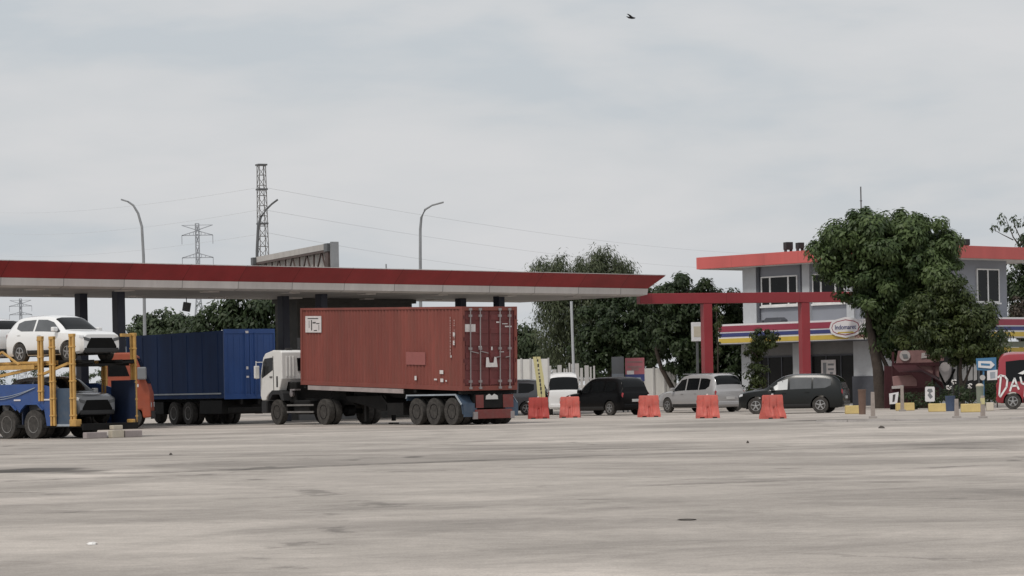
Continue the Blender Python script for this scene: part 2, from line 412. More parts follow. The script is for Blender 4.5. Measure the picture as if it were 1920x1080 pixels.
def cutarches(o, xs, r, z, w):
    for x in xs:
        cb = MB().lathe([(r, -w-.3), (r, w+.3)], (x, 0, z), 'y', 28); me = bpy.data.meshes.new('cut'); me.from_pydata(cb.v, [], cb.f)
        bm = bmesh.new(); bm.from_mesh(me); bmesh.ops.recalc_face_normals(bm, faces=bm.faces); bm.to_mesh(me); bm.free()
        c = bpy.data.objects.new('cut', me); C.objects.link(c)
        m = o.modifiers.new('b', 'BOOLEAN'); m.operation = 'DIFFERENCE'; m.solver = 'EXACT'; m.object = c
        mw = o.parent; o.parent = None
        bpy.context.view_layer.update()
        dg = bpy.context.evaluated_depsgraph_get()
        nm = bpy.data.meshes.new_from_object(o.evaluated_get(dg))
        o.modifiers.clear(); old = o.data; o.data = nm; nm.name = 'body'; o.parent = mw
        bpy.data.objects.remove(c); bpy.data.meshes.remove(me)
    for p in o.data.polygons: p.use_smooth = True
    o.data.set_sharp_from_angle(angle=R(32))

def wheel(parent, x, y, r, w, side, rimmat, spokes=5, rimr=0.62, deep=.03, dual=False):
    """side +1: outer face towards +y"""
    t = MB()
    W = w
    t.lathe([(r*.55, -W), (r*.9, -W), (r*.985, -W*.85), (r, -W*.5), (r, -W*.1), (r*.975, 0), (r*.9, .0), (r*rimr, -.01)], (0, 0, 0), 'y', 30)
    if side < 0: t.v = [(a, -b, c) for a, b, c in t.v]
    o = t.build('wheel', M['rubber'], parent, smooth=40, loc=(x, y, r))
    q = MB()
    if spokes:
        R1 = r * rimr
        q.lathe([(R1, -.02), (R1, .004), (R1*.9, .006), (R1*.86, -.03)], (0, 0, 0), 'y', 30)
        q.lathe([(R1*.2, -.05), (R1*.24, .0), (R1*.12, .012)], (0, 0, 0), 'y', 16)
        for k in range(spokes):
            a = 2*PI*k/spokes + .3
            q.bar((R1*.15*math.cos(a), -.006, R1*.15*math.sin(a)), (R1*.9*math.cos(a), -.006, R1*.9*math.sin(a)), R1*.24, .018, up=(0, 1, 0))
        if side < 0: q.v = [(a, -b, c) for a, b, c in q.v]
        q.build('rim', rimmat, o, smooth=30)
        d = MB().lathe([(R1*.88, -.05), (R1*.88, -.035)], (0, 0, 0), 'y', 24)
        if side < 0: d.v = [(a, -b, c) for a, b, c in d.v]
        d.build('brake_disc', M['black'], o)
    else:
        R1 = r * rimr
        q.lathe([(R1, -.03), (R1, .005), (R1*.92, .0), (R1*.8, -deep*3), (R1*.42, -deep*3), (R1*.38, -deep), (R1*.25, -deep*.5), (R1*.1, -deep*.5)], (0, 0, 0), 'y', 24)
        for k in range(8):
            a = 2*PI*k/8; q.lathe([(.022, -deep*3), (.022, -deep*2)], (R1*.58*math.cos(a), 0, R1*.58*math.sin(a)), 'y', 6)
        if side < 0: q.v = [(a, -b, c) for a, b, c in q.v]
        q.build('rim', rimmat, o, smooth=30)
    return o

def car(name, label, cat, loc, rz, rows, paint, axles, wr, hw, windows, wind, rear, pillars=True, group=None, rim='alloy', hubz=None,
        lights=True, plate=True, glassmats=None, rails=False, bumper=True, suv=False, tailstyle='tall', facez=.72):
    """loc = centre on the ground; windows: list of lists of (x, v0, v1); wind/rear: (x0,x1) spans of the screens"""
    t = thing(name, label, cat, loc, rz, group)
    lf = Loft(rows)
    b = lf.body().build('body', paint, t)
    cutarches(b, axles, wr * 1.17, wr * 1.02, hw)
    b.data.materials.clear(); b.data.materials.append(paint)
    # dark liner so that one does not see through under the arches
    MB().box(axles[0]-.5, axles[1]+.5, -hw*.62, hw*.62, rows[3][1]-.02, rows[3][1]+.35).build('underbody', M['black'], t)
    for side in (1, -1):
        for k, w in enumerate(windows):
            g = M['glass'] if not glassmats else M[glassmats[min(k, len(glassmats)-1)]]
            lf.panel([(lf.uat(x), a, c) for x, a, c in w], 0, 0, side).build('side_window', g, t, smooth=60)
        for ax in axles: wheel(t, ax, side * (hw - .01), wr, .21, side, M[rim])
        mx = windows[-1][-1][0] - .12; p = lf.P(lf.uat(mx), 4.1, side)
        mm = MB(); mm.box(mx-.08, mx+.08, p.y + (.02 if side > 0 else -.20), p.y + (.20 if side > 0 else -.02), p.z+.02, p.z+.17)
        mm.build('mirror', paint if not suv else M['paint_white'], t, bevel=.03)
        for k, w in enumerate(windows[-2:]):
            hx = (w[0][0]*.8 + w[-1][0]*.2); p = lf.P(lf.uat(hx), 3.45, side)
            MB().box(hx-.09, hx+.09, p.y-.012, p.y+.02*side+.008, p.z-.015, p.z+.015).build('door_handle', paint, t)
        if lights:
            # headlight wraps the nose, tail light wraps the tail
            n = len(rows) - 1
            lf.panel([(n-1.15, 3.25, 3.95), (n-.7, 3.3, 4.1), (n-.25, 3.4, 4.3)], 0, 0, side, .012).build('headlight', M['lamp'], t, smooth=60)
            if tailstyle == 'tall':
                lf.panel([(.02, 3.0, 4.5), (.5, 3.0, 4.6), (1.05, 3.3, 4.4)], 0, 0, side, .014).build('tail_light', M['tail'], t, smooth=60)
            else:
                lf.panel([(.05, 3.0, 3.9), (.7, 3.1, 3.9), (1.5, 3.35, 3.8)], 0, 0, side, .014).build('tail_light', M['tail'], t, smooth=60)
        sk = lf.panel([(lf.uat(x), .3, 1.35) for x in np.linspace(axles[0]+wr*1.25, axles[1]-wr*1.25, 6)], 0, 0, side, .010)
        sk.build('sill', M['plastic'], t, smooth=60)
        if rails:
            a0, a1 = windows[0][0][0], windows[-1][-1][0] - .5; pz = lf.P(lf.uat(a0+.5), 6.2, side)
            MB().bar((a0, side*abs(pz.y), pz.z+.05), (a1, side*abs(pz.y), pz.z+.05), .04, .04).build('roof_rail', M['chrome'], t)
    def scr(nm, x0, x1, v0):
        us = np.linspace(lf.uat(x0), lf.uat(x1), 7)
        lf.panel([(u, v0, 16 - v0) for u in us], 0, 0, 1, .008, nv=10).build(nm, M['glass'], t, smooth=60)
    scr('windscreen', *wind); scr('rear_window', *rear)
    xr, xf = rows[0][0], rows[-1][0]; w0 = rows[0][4]
    zl, zb = rows[0][1], rows[0][2]
    if plate:
        z = zl + (zb - zl) * .55
        MB().box(xr-.018, xr-.004, -.24, .24, z-.06, z+.06).build('license_plate', M['plate'], t)
    if bumper:
        MB().box(xr-.03, xr+.12, -w0*.93, w0*.93, zl-.02, zl+.17).build('rear_bumper', paint if not suv else M['plastic'], t, bevel=.04)
        z0 = rows[-1][1]; wf = rows[-1][4]
        MB().box(xf-.12, xf+.02, -wf*.98, wf*.98, z0-.06, z0+.12).build('front_bumper', M['plastic'], t, bevel=.04)
        zt = rows[-1][2]
        MB().prism([(-wf*.86, z0+.02), (wf*.86, z0+.02), (wf*.84, z0+.16), (wf*.60, zt-.03), (-wf*.60, zt-.03), (-wf*.84, z0+.16)], xf-.04, xf+.014, 'x').build('grille', M['black'], t, bevel=.01)
        for s_ in (-1, 1): MB().prism([(s_*wf*.70, zt-.15), (s_*wf*.98, zt-.10), (s_*wf*1.0, zt+.0), (s_*wf*.66, zt-.05)], xf-.05, xf+.016, 'x').build('lamp_strip', M['grey_glass'], t)
    return t

def mpv_rows(L, W, H_, nose=.95, rake=0.0):
    a, w = L/2, W/2
    return [(-a, .34, .92, .97, w*.90, w*.80), (-a+.05, .26, .98, 1.06, w*.95, w*.80), (-a+.14, .24, 1.0, H_*.80, w*.98, w*.76),
            (-a+.36+rake, .23, 1.0, H_*.955, w, w*.74), (-a+.9+rake, .23, .99, H_*.995, w, w*.745), (-a+2.0, .23, .975, H_, w, w*.745),
            (a-2.05, .23, .96, H_*.97, w, w*.73), (a-1.55, .23, .955, H_*.82, w, w*.735), (a-1.12, .23, nose, nose+.09, w*.99, w*.78),
            (a-.55, .24, nose-.05, nose+.03, w*.97, w*.76), (a-.16, .27, nose-.12, nose-.05, w*.90, w*.70), (a, .33, nose-.22, nose-.15, w*.78, w*.60)]
def mpv_windows(L):
    a = L/2
    return [[(-a+.50, 4.35, 4.85), (-a+.75, 4.12, 4.9), (-a+1.25, 4.1, 4.92)],
            [(-a+1.33, 4.1, 4.92), (-a+1.8, 4.1, 4.93), (-a+2.25, 4.1, 4.93)],
            [(-a+2.35, 4.1, 4.93), (-a+2.8, 4.1, 4.92), (a-1.75, 4.1, 4.75), (a-1.38, 4.1, 4.3)]]

# ------------------------------------------------------------------ container truck
TR = at(868, 98); TR.z = 0; TRZ = R(180 - 56.4)
PT = 0.030
def fz(x): return 1.26 + PT * x
ct = thing('shipping_container', 'long rust red shipping container with pale locking bars, riding on a three-axle trailer', 'container', TR + Vector((0, 0, 1.262)), TRZ, pitch=-PT)
CL, CW, CH = 12.19, 2.44, 3.10
def corr(y, sgn):
    pts = []; x = .16; p = .28
    while x < CL - .3:
        pts += [(x, 0), (x+.07, 0), (x+.12, -.036), (x+.19, -.036)]; x += .24
    pts.append((CL-.12, 0)); n = len(pts); vs = []; fs = []
    for i, (x, o) in enumerate(pts):
        vs += [(x, y + sgn*o, .16), (x, y + sgn*o, CH-.07)]
    for i in range(n-1): fs.append((2*i, 2*i+2, 2*i+3, 2*i+1))
    return MB().add(vs, fs)
corr(-.022, 1).build('side_panel', M['container_red'], ct)
corr(-CW+.022, -1).build('side_panel', M['container_red'], ct)
MB().box(.06, CL-.06, -CW+.06, -.06, CH-.06, CH-.03).build('roof_panel', M['container_red'], ct)
MB().box(CL-.09, CL-.05, -CW+.08, -.08, .1, CH-.08).build('front_panel', M['container_red'], ct)
MB().box(.1, CL-.1, -CW+.06, -.06, .06, .12).build('floor_panel', M['chassis'], ct)
m = MB()
for y in (-.001, -CW+.001):
    y0, y1 = (y-.06, y) if y > -1 else (y, y+.06)
    m.box(.16, CL-.16, y0, y1, .0, .16); m.box(.16, CL-.16, y0, y1, CH-.09, CH)
    for x in (0, CL-.16): m.box(x, x+.16, *((y-.12, y) if y > -1 else (y, y+.12)), .0, CH)
m.box(0, .12, -CW+.12, -.12, 0, .17); m.box(0, .12, -CW+.12, -.12, CH-.15, CH-.002)
m.build('container_frame', M['container_red'], ct, bevel=.006)
for k, (a, b) in enumerate(((-1.205, -.125), (-2.315, -1.235))):
    d = MB().box(.045, .09, a, b, .18, CH-.16)
    for z in (.32, .85, 1.3, 1.75, 2.2, 2.7): d.box(.025, .05, a+.05, b-.05, z-.1, z+.1)
    door = d.build('door', M['door_red'], ct, bevel=.012)
    for yy in ((a+b)/2+.31, (a+b)/2-.12) if k == 0 else ((a+b)/2+.12, (a+b)/2-.31):
        bar = MB(); bar.tube([(-.03, yy, .06), (-.03, yy, CH-.06)], .024, 8)
        for z in (.1, .34, CH*.5, CH-.34, CH-.1): bar.box(-.055, .03, yy-.06, yy+.06, z-.045, z+.045)
        bar.build('locking_bar', M['galv'], door, smooth=40)
        hb = MB().bar((-.045, yy, 1.25 if k else 1.45), (-.045, yy-.33 if k == 0 else yy+.2, 1.22 if k else 1.38), .05, .03)
        hb.build('handle', M['galv'], door)
    for z in (.35, 1.1, 1.9, 2.7):
        yy = -.10 if k == 0 else -CW+.10
        MB().box(.0, .05, yy-.05, yy+.05, z-.07, z+.07).build('hinge', M['door_red'], door)
def onrear(nm, pts, mt, t=.004):    # flat marks on the doors (y,z)
    return MB().prism([(p, q) for p, q in pts], -.072, -.068, 'x').build(nm, M[mt], ct)
def rect(y0, y1, z0, z1): return [(y0, z0), (y1, z0), (y1, z1), (y0, z1)]
MB().prism(rect(-.14, -.60, 2.17, 2.45), .018, .024, 'x').build('white_plate', M['sticker'], ct)
MB().prism([(-1.0, .86), (-1.52, .86), (-1.50, .98), (-1.46, 1.22), (-1.38, 1.24), (-1.34, 1.02), (-1.16, 1.02), (-1.12, 1.22), (-1.02, 1.22)], -.066, -.060, 'x').build('torn_sticker', M['sticker'], ct)
m = MB()
for y, z, w, h in ((-1.62, 2.52, .2, .05), (-1.9, 2.46, .25, .03), (-2.05, 2.36, .3, .05), (-1.32, 1.55, .06, .13), (-.8, 1.62, .14, .05), (-1.75, 1.42, .2, .03), (-.45, 1.12, .18, .2)):
    if h < .15: m.box(.016, .022, y-w/2, y+w/2, z-h/2, z+h/2)
m.build('stencil_mark', M['sticker'], ct)
# marks on the long side
def onside(nm, mt, rs, y=.006):
    q = MB()
    for x0, x1, z0, z1 in rs: q.box(x0, x1, y-.004, y, z0, z1)
    return q.build(nm, M[mt], ct)
onside('white_notice', 'sticker', [(10.45, 11.75, 2.12, 2.78)])
onside('notice_print', 'ink', [(10.7, 11.55, 2.66, 2.70), (11.2, 11.28, 2.2, 2.62), (10.9, 11.15, 2.48, 2.54), (10.6, 10.85, 2.46, 2.5), (10.62, 10.66, 2.2, 2.42), (11.42, 11.46, 2.3, 2.6), (10.8, 11.05, 2.18, 2.22)], .009)
onside('faded_patch', 'faded_red', [(2.55, 3.95, .92, 1.40)])
rs = []; z = 2.72
while z > 1.2:
    h = random.choice((.05, .07, .09)); rs.append((.78, .83, z-h, z))
    if z > 1.55 and random.random() < .85: rs.append((.50, .56, z-h*.8, z))
    z -= h + .035
onside('code_marks', 'code_white', rs)
onside('white_marks', 'sticker', [(.48, .62, 2.0, 2.16), (.50, .62, 1.68, 1.84), (1.30, 1.55, .60, .74), (1.30, 1.5, .30, .43), (1.05, 1.15, .32, .38), (1.75, 1.95, .36, .42), (3.2, 3.34, .34, .50), (.72, .82, 1.22, 1.3)])

tl = thing('container_trailer', 'three-axle skeleton trailer carrying the red shipping container, blue mudguard and red rear bumper', 'trailer', TR, TRZ)
m = MB()
for y in (-.72, -1.72):
    m.bar((.15, y, fz(0)-.20), (9.0, y, fz(9)-.20), .16, .36); m.bar((9.0, y, fz(9)-.10), (12.0, y, fz(12)-.10), .16, .18)
for x in (.25, 3.4, 6.1, 8.9, 11.9): m.bar((x, -.05, fz(x)-.07), (x, -2.39, fz(x)-.07), .2, .13)
for x in (1.4, 2.6, 4.6, 5.4, 7.2, 8.0, 10.2, 11.0): m.bar((x, -.72, fz(x)-.15), (x, -1.72, fz(x)-.15), .09, .2)
m.build('frame', M['chassis'], tl, bevel=.01)
MB().bar((4.2, -.03, fz(4.2)-.10), (11.6, -.03, fz(11.6)-.10), .04, .17).build('side_rail', M['dusty'], tl)
for x in (.8, 2.05, 3.3):
    m = MB(); m.tube([(x, -.1, .52), (x, -2.34, .52)], .075, 10)
    for y in (-.75, -1.7): m.bar((x-.5, y, .74), (x+.5, y, .74), .09, .08); m.bar((x, y, .5), (x, y, fz(x)-.3), .1, .1)
    m.build('axle', M['chassis'], tl, smooth=40)
for x in (.8, 2.05, 3.3):
    wheel(tl, x, -.02, .51, .28, 1, M['rim_dark'], 0, .56); wheel(tl, x, -.34, .51, .28, 1, M['rim_dark'], 0, .56)
    wheel(tl, x, -2.42, .51, .28, -1, M['rim_dark'], 0, .56); wheel(tl, x, -2.10, .51, .28, -1, M['rim_dark'], 0, .56)
for s in (0, 1):
    y0, y1 = ((-.62, .0), (-2.44, -1.82))[s]
    g = MB()
    g.prism([(3.95, .92), (3.90, 1.13), (.45, 1.13), (.05, .78), (-.02, .40), (.02, .40), (.10, .76), (.47, 1.09), (3.86, 1.09), (3.91, .92)], y0, y1)
    g.build('mudguard', M['trailer_blue'], tl)
    MB().prism([(3.97, 1.0), (3.92, 1.155), (.44, 1.155), (.02, .78), (.07, .74), (.47, 1.10), (3.88, 1.10), (3.92, 1.0)], *((.002, .03) if s == 0 else (-2.47, -2.442))).build('mudguard_edge', M['pale_blue'], tl)
    MB().box(-.05, -.022, y0+.02, y1-.02, .30, .80).build('mud_flap', M['trailer_blue'], tl)
MB().box(-.12, -.04, -2.12, -.50, .22, .56).build('rear_bumper', M['bumper_red'], tl, bevel=.02)
for y in (-.5, -2.12): MB().box(-.13, -.03, y-.09, y+.09, .21, .48).build('bumper_end', M['galv'], tl, bevel=.01)
m = MB()
m.box(-.05, .25, -2.2, -.5, .62, 1.12)
m.build('rear_crossmember', M['chassis'], tl)
MB().box(-.075, -.052, -.88, -.55, .62, 1.1).build('tail_panel', M['bumper_red'], tl)
MB().box(-.075, -.052, -2.2, -1.75, .62, 1.1).build('tail_panel', M['bumper_red'], tl)
MB().prism([(-.98, .93), (-1.52, .93), (-1.50, 1.06), (-1.36, 1.13), (-1.25, 1.05), (-1.14, 1.13), (-1.0, 1.06)], -.08, -.054, 'x').build('license_plate', M['plate'], tl)
for y in (-.6, -1.84):
    m = MB(); m.box(7.9, 8.05, y-.06, y+.06, .12, fz(8)-.3); m.box(7.8, 8.15, y-.14, y+.14, .0, .05); m.bar((7.97, y, .8), (7.0, y, fz(7)-.3), .06)
    m.build('landing_leg', M['chassis'], tl)
m = MB(); m.box(4.6, 5.8, -2.2, -.25, .38, .85); m.bar((6.3, -.3, fz(6)-.3), (5.7, -.3, .7), .07)
m.build('tool_box', M['chassis'], tl)
MB().prism([(6.2, .55), (6.6, .55), (9.2, .95), (9.4, 1.15), (6.2, 1.15)], -2.0, -.45).build('lower_frame', M['chassis'], tl, bevel=.03)

# tractor
tk = thing('tractor_truck', 'white cab tractor truck hitched under the front of the red container trailer', 'truck', TR, TRZ)
m = MB()
for y in (-.8, -1.64): m.bar((9.2, y, .92), (15.3, y, .92), .10, .28)
for x in (9.3, 11.2, 12.6): m.bar((x, -.8, .92), (x, -1.64, .92), .1, .2)
m.box(9.8, 11.0, -1.7, -.74, 1.06, fz(10.4)-.13)
m.build('frame', M['chassis'], tk, bevel=.01)
for x, ys in ((10.4, ((-.02, 1), (-.35, 1), (-2.42, -1), (-2.09, -1))), (14.35, ((-.06, 1), (-2.38, -1)))):
    for y, sd in ys: wheel(tk, x, y, .52, .29, sd, M['rim_dark'], 0, .56)
m = MB(); m.tube([(10.4, -.2, .52), (10.4, -2.2, .52)], .1, 10); m.lathe([(.05, -.3), (.22, -.2), (.24, .15), (.06, .3)], (10.4, -1.22, .55), 'y', 14)
m.build('axle', M['chassis'], tk, smooth=40); MB().tube([(14.35, -.2, .52), (14.35, -2.2, .52)], .07, 10).build('axle', M['chassis'], tk, smooth=40)
prof = [(13.86, 1.86), (13.86, 2.98), (13.95, 3.05), (14.6, 3.08), (15.25, 2.96), (15.45, 2.80), (15.72, 2.05), (15.74, 1.2), (15.62, 1.0), (15.28, 1.0), (15.22, 1.12), (14.95, 1.30), (14.2, 1.34), (14.15, 1.34), (13.9, 1.84)]
cabp = MB().prism(prof, -2.38, -.06).build('cab', M['cab_white'], tk, bevel=.05, seg=3)
MB().prism([(14.62, 2.78), (15.30, 2.74), (15.44, 2.60), (15.60, 2.02), (15.55, 1.93), (14.62, 2.26)], -.062, -.052).build('side_window', M['glass'], tk)
MB().prism([(14.62, 2.78), (15.30, 2.74), (15.44, 2.60), (15.60, 2.02), (15.55, 1.93), (14.62, 2.26)], -2.388, -2.378).build('side_window', M['glass'], tk)
MB().prism([(-.82, 2.2), (-1.55, 2.2), (-1.58, 2.74), (-.78, 2.74)], 13.833, 13.858, 'x').build('rear_window', M['glass'], tk)
m = MB()
for y in (-.30, -.46, -.62, -1.85, -2.0): m.box(13.835, 13.86, y-.035, y+.035, 1.98, 2.82)
m.build('rear_rib', M['cab_white'], tk, bevel=.01)
a = Vector((15.47, 0, 2.76)); b_ = Vector((15.71, 0, 2.1))
MB().add([(a.x+.012, -2.2, a.z), (a.x+.012, -.24, a.z), (b_.x+.012, -.2, b_.z), (b_.x+.012, -2.24, b_.z)], [(0, 1, 2, 3)]).build('windscreen', M['glass'], tk)
MB().prism([(14.54, 1.42), (14.56, 2.84), (14.60, 2.84), (14.58, 1.42)], -.058, -.052).build('door_seam', M['chassis'], tk)
MB().box(14.66, 14.86, -.06, -.03, 1.95, 2.0).build('door_handle', M['plastic'], tk)
MB().box(14.2, 14.32, -.062, -.05, 1.55, 2.0).build('vent', M['plastic'], tk)
m = MB(); m.bar((15.5, -.06, 2.6), (15.62, .18, 2.6), .03); m.bar((15.62, .18, 2.65), (15.62, .18, 1.9), .03)
m.build('mirror_arm', M['cab_white'], tk)
MB().box(15.54, 15.66, .06, .28, 1.92, 2.45).build('mirror', M['cab_white'], tk, bevel=.03)
m = MB(); m.prism([(13.70, .98), (13.78, 1.30), (14.05, 1.42), (14.7, 1.42), (14.98, 1.25), (15.06, 1.0), (14.9, 1.0), (14.65, 1.24), (14.08, 1.24), (13.88, 1.0)], -.62, -.03)
m.prism([(13.70, .98), (13.78, 1.30), (14.05, 1.42), (14.7, 1.42), (14.98, 1.25), (15.06, 1.0), (14.9, 1.0), (14.65, 1.24), (14.08, 1.24), (13.88, 1.0)], -2.41, -1.85)
m.build('mudguard', M['plastic'], tk, bevel=.02)
MB().box(15.25, 15.72, -2.36, -.08, .48, .995).build('front_bumper', M['plastic'], tk, bevel=.05)
m = MB(); m.box(13.88, 15.2, -2.1, -.4, .95, 1.75)
m.build('engine', M['black'], tk)
for a_ in ((11.7, 13.0, -.75, -.12, .42, 1.0), (11.5, 13.2, -2.3, -1.7, .45, 1.0)): MB().box(*a_).build('fuel_tank', M['chassis'], tk, bevel=.06)
MB().box(13.1, 13.7, -2.2, -.3, .9, 1.75).build('air_intake', M['chassis'], tk, bevel=.06)
for z in (.52, .80): MB().bar((11.25, -.06, z), (13.45, -.06, z), .035, .07).build('side_guard', M['rim_grey'], tk)
m = MB(); m.tube([(13.3, -.45, 1.0), (13.3, -.45, 1.75)], .07, 10); m.build('exhaust', M['steel_dark'], tk, smooth=40)
MB().lathe([(.06, -.12), (.14, -.1), (.14, .1), (.06, .12)], (13.35, -.30, 1.28), 'y', 14).build('air_tank', M['galv'], tk, smooth=40)
MB().box(12.9, 13.3, -.4, -.12, 1.40, 1.46).build('catwalk', M['galv'], tk)
for y in (-.7, -1.3, -1.8): MB().box(14.3, 14.5, y-.12, y+.12, 3.07, 3.16).build('roof_lamp', M['plastic'], tk, bevel=.02)

# ------------------------------------------------------------------ blue box truck
BT = ap(422, 740, 113); BT.z = 0
bt = thing('box_truck', 'dark blue box truck parked between the orange cab and the white tractor', 'truck', BT, TRZ)
MB().box(.06, 9.6, -2.42, -.0, 1.12, 4.0).build('cargo_box', M['box_blue_shaded'], bt, bevel=.02)
q = MB()
for x in np.arange(.6, 9.4, 1.45): q.box(x, x+.05, -.001, .012, 1.22, 3.9)
q.build('side_rib', M['box_blue_shaded'], bt)
for k, (a, b) in enumerate(((-1.2, -.06), (-2.36, -1.22))):
    d = MB().box(-.005, .06, a, b, 1.28, 3.86)
    n = 4; w = (b - a) / n
    for j in range(n): d.box(-.018, .0, a+w*j+w*.2, a+w*j+w*.65, 1.35, 3.8)
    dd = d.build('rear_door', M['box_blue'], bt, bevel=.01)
    yy = (a+b)/2 + (.35 if k else -.35)
    MB().tube([(-.06, yy, 1.2), (-.06, yy, 3.92)], .022, 8).build('locking_bar', M['box_blue'], dd, smooth=40)
q = MB(); q.box(-.03, .06, -2.44, .02, 3.86, 4.06); q.box(-.03, .06, -2.44, .02, 1.08, 1.28); q.box(-.03, .06, -.06, .022, 1.28, 3.86); q.box(-.03, .06, -2.44, -2.36, 1.28, 3.86)
q.build('rear_frame', M['box_blue'], bt, bevel=.01)
q = MB(); q.box(-.045, -.036, -1.15, -1.0, 3.88, 3.98); q.box(-.075, -.066, -1.10, -.98, 2.34, 2.46); q.box(-.075, -.066, -1.12, -.98, 1.98, 2.06)
q.build('white_mark', M['sticker'], bt)
MB().box(.3, 9.3, .028, .045, 1.30, 1.36).build('side_strip', M['pale_blue'], bt)
q = MB()
for y in (-.8, -1.64): q.bar((0, y, .98), (12, y, .98), .1, .26)
q.build('frame', M['chassis'], bt)
for x in (3.6, 5.0):
    for y, sd in ((-.04, 1), (-.37, 1), (-2.38, -1), (-2.05, -1)): wheel(bt, x, y, .5, .28, sd, M['rim_grey'], 0, .58)
for y, sd in ((-.04, 1), (-2.38, -1)): wheel(bt, 10.8, y, .5, .28, sd, M['rim_grey'], 0, .58)
for x in (3.6, 5.0, 10.8): MB().tube([(x, -.2, .5), (x, -2.2, .5)], .09, 8).build('axle', M['chassis'], bt)
q = MB(); 
for a_ in ((.5, 2.6, -2.3, -.1, .45, 1.05), (6.2, 8.5, -2.2, -.15, .45, 1.0)): MB().box(*a_).build('under_locker', M['chassis'], bt, bevel=.03)
MB().box(-.06, .04, -2.3, -.15, .5, .72).build('rear_bumper', M['chassis'], bt, bevel=.02)
MB().prism([(9.8, .9), (9.8, 2.9), (11.5, 2.95), (11.75, 1.9), (11.8, .6), (11.4, .6)], -2.35, -.07).build('cab', M['box_blue_shaded'], bt, bevel=.05)
MB().prism([(10.3, 2.0), (10.3, 2.65), (11.3, 2.65), (11.5, 2.0)], -.07, -.058).build('side_window', M['glass'], bt)

# ------------------------------------------------------------------ orange truck
OT = at(244, 107)
ot = thing('orange_truck', 'orange truck behind the rear of the car transporter, before the blue box truck', 'truck', OT, R(4))
MB().prism([(-1.0, .75), (-1.0, 2.95), (-.85, 3.04), (.1, 3.04), (.35, 2.9), (.80, 1.75), (.90, 1.4), (.92, .45), (.6, .42), (.55, .75)], -1.12, 1.12).build('cab', M['orange'], ot, bevel=.07, seg=3)
MB().prism([(-.75, 2.1), (-.75, 2.65), (-.1, 2.65), (.1, 2.1)], -1.13, -1.118).build('side_window', M['glass'], ot)
MB().add([(.40, -.98, 2.82), (.40, .98, 2.82), (.815, 1.0, 1.80), (.815, -1.0, 1.80)], [(0, 1, 2, 3)]).build('windscreen', M['glass'], ot)
MB().box(.42, .78, -1.42, -1.16, 1.95, 2.45).build('mirror', M['poster_grey'], ot, bevel=.05)
MB().bar((.6, -1.1, 2.2), (.6, -1.25, 2.2), .04).build('mirror_arm', M['plastic'], ot)
MB().box(-.45, -.2, -1.128, -1.118, 2.3, 2.62).build('white_decal', M['sticker'], ot)
MB().box(-.05, .45, -1.128, -1.118, 1.66, 1.78).build('door_decal', M['sticker'], ot)
MB().box(.90, .96, -1.0, 1.0, .38, .70).build('front_bumper', M['plastic'], ot, bevel=.02)
for y in (-.85, .85): MB().box(.905, .935, y-.14, y+.14, .85, 1.05).build('headlight', M['lamp'], ot, bevel=.01)
for y, sd in ((-1.08, -1), (1.08, 1)):
    wheel(ot, .1, y, .45, .25, sd, M['rim_grey'], 0, .58); wheel(ot, -3.4, y, .45, .25, sd, M['rim_grey'], 0, .58)
q = MB()
for y in (-.45, .45): q.bar((-5, y, .75), (.6, y, .75), .1, .22)
q.build('frame', M['chassis'], ot)
MB().box(-5.2, -1.2, -1.12, 1.12, .90, 1.15).build('cargo_bed', M['chassis'], ot, bevel=.03)

# ------------------------------------------------------------------ car carrier
CC = Vector((-13.83, 85.0, 0)); CZ = R(137.5)
cc = thing('car_carrier', 'blue and yellow two-deck car transporter trailer loaded with cars, seen from its open rear', 'car transporter', CC, CZ)
side = [(1.19, .42), (1.19, 1.62), (2.0, 1.78), (12.5, 1.78), (12.5, .5), (6.1, .5), (5.95, .95), (5.6, 1.13), (5.0, 1.13), (4.62, .95), (4.55, .85), (4.42, .95), (4.1, 1.13), (3.5, 1.13), (3.17, .95), (3.10, .85), (3.0, .95), (2.7, 1.13), (2.1, 1.13), (1.78, .95), (1.66, .42)]
MB().prism(side, -.07, -.01).build('side_panel', M['carrier_blue'], cc)
MB().prism(side, -2.39, -2.33).build('side_panel', M['carrier_blue'], cc)
q = MB()
for x in (2.4, 3.81, 5.22):
    q.prism([(x-.62, .95), (x-.32, 1.16), (x+.32, 1.16), (x+.62, .95), (x+.58, .92), (x+.3, 1.11), (x-.3, 1.11), (x-.58, .92)], -.01, .05)
q.build('arch_trim', M['carrier_blue'], cc)
q = MB(); q.box(1.3, 2.0, -.008, .012, 1.24, 1.29); q.box(3.0, 3.35, -.008, .012, 1.24, 1.29)
q.build('white_strip', M['sticker'], cc)
q = MB()
for k in range(2): q.tube([(2.2+4.2*i/10, .02, 1.66 - .3*math.sin(PI*i/10)*(1+.25*k)) for i in range(11)], .012, 6)
q.build('hose', M['pale_blue'], cc)
for x in (2.4, 3.81, 5.22):
    for y, sd in ((-.03, 1), (-.33, 1), (-2.37, -1), (-2.07, -1)): wheel(cc, x, y, .47, .27, sd, M['rim_grey'], 0, .60)
for x in (2.4, 3.81, 5.22): MB().tube([(x, -.2, .47), (x, -2.2, .47)], .08, 8).build('axle', M['chassis'], cc)
MB().box(-.1, 12.5, -2.33, -.07, .36, .46).build('lower_deck', M['chassis'], cc)
MB().box(-.14, -.09, -2.33, -.05, .26, .48).build('rear_sill', M['chassis'], cc, bevel=.01)
MB().box(.25, 1.2, -.10, -.03, .40, .47).build('side_step', M['pale_blue'], cc)
MB().box(.0, 1.2, -2.36, -2.31, .46, 1.85).build('rear_wall', M['carrier_navy'], cc)
MB().box(3.0, 3.05, -2.32, -.08, .46, 1.2).build('inner_bulkhead', M['carrier_navy'], cc)
MB().box(.5, 1.16, -.10, -.06, .46, 1.62).build('locker_panel', M['trailer_blue'], cc)
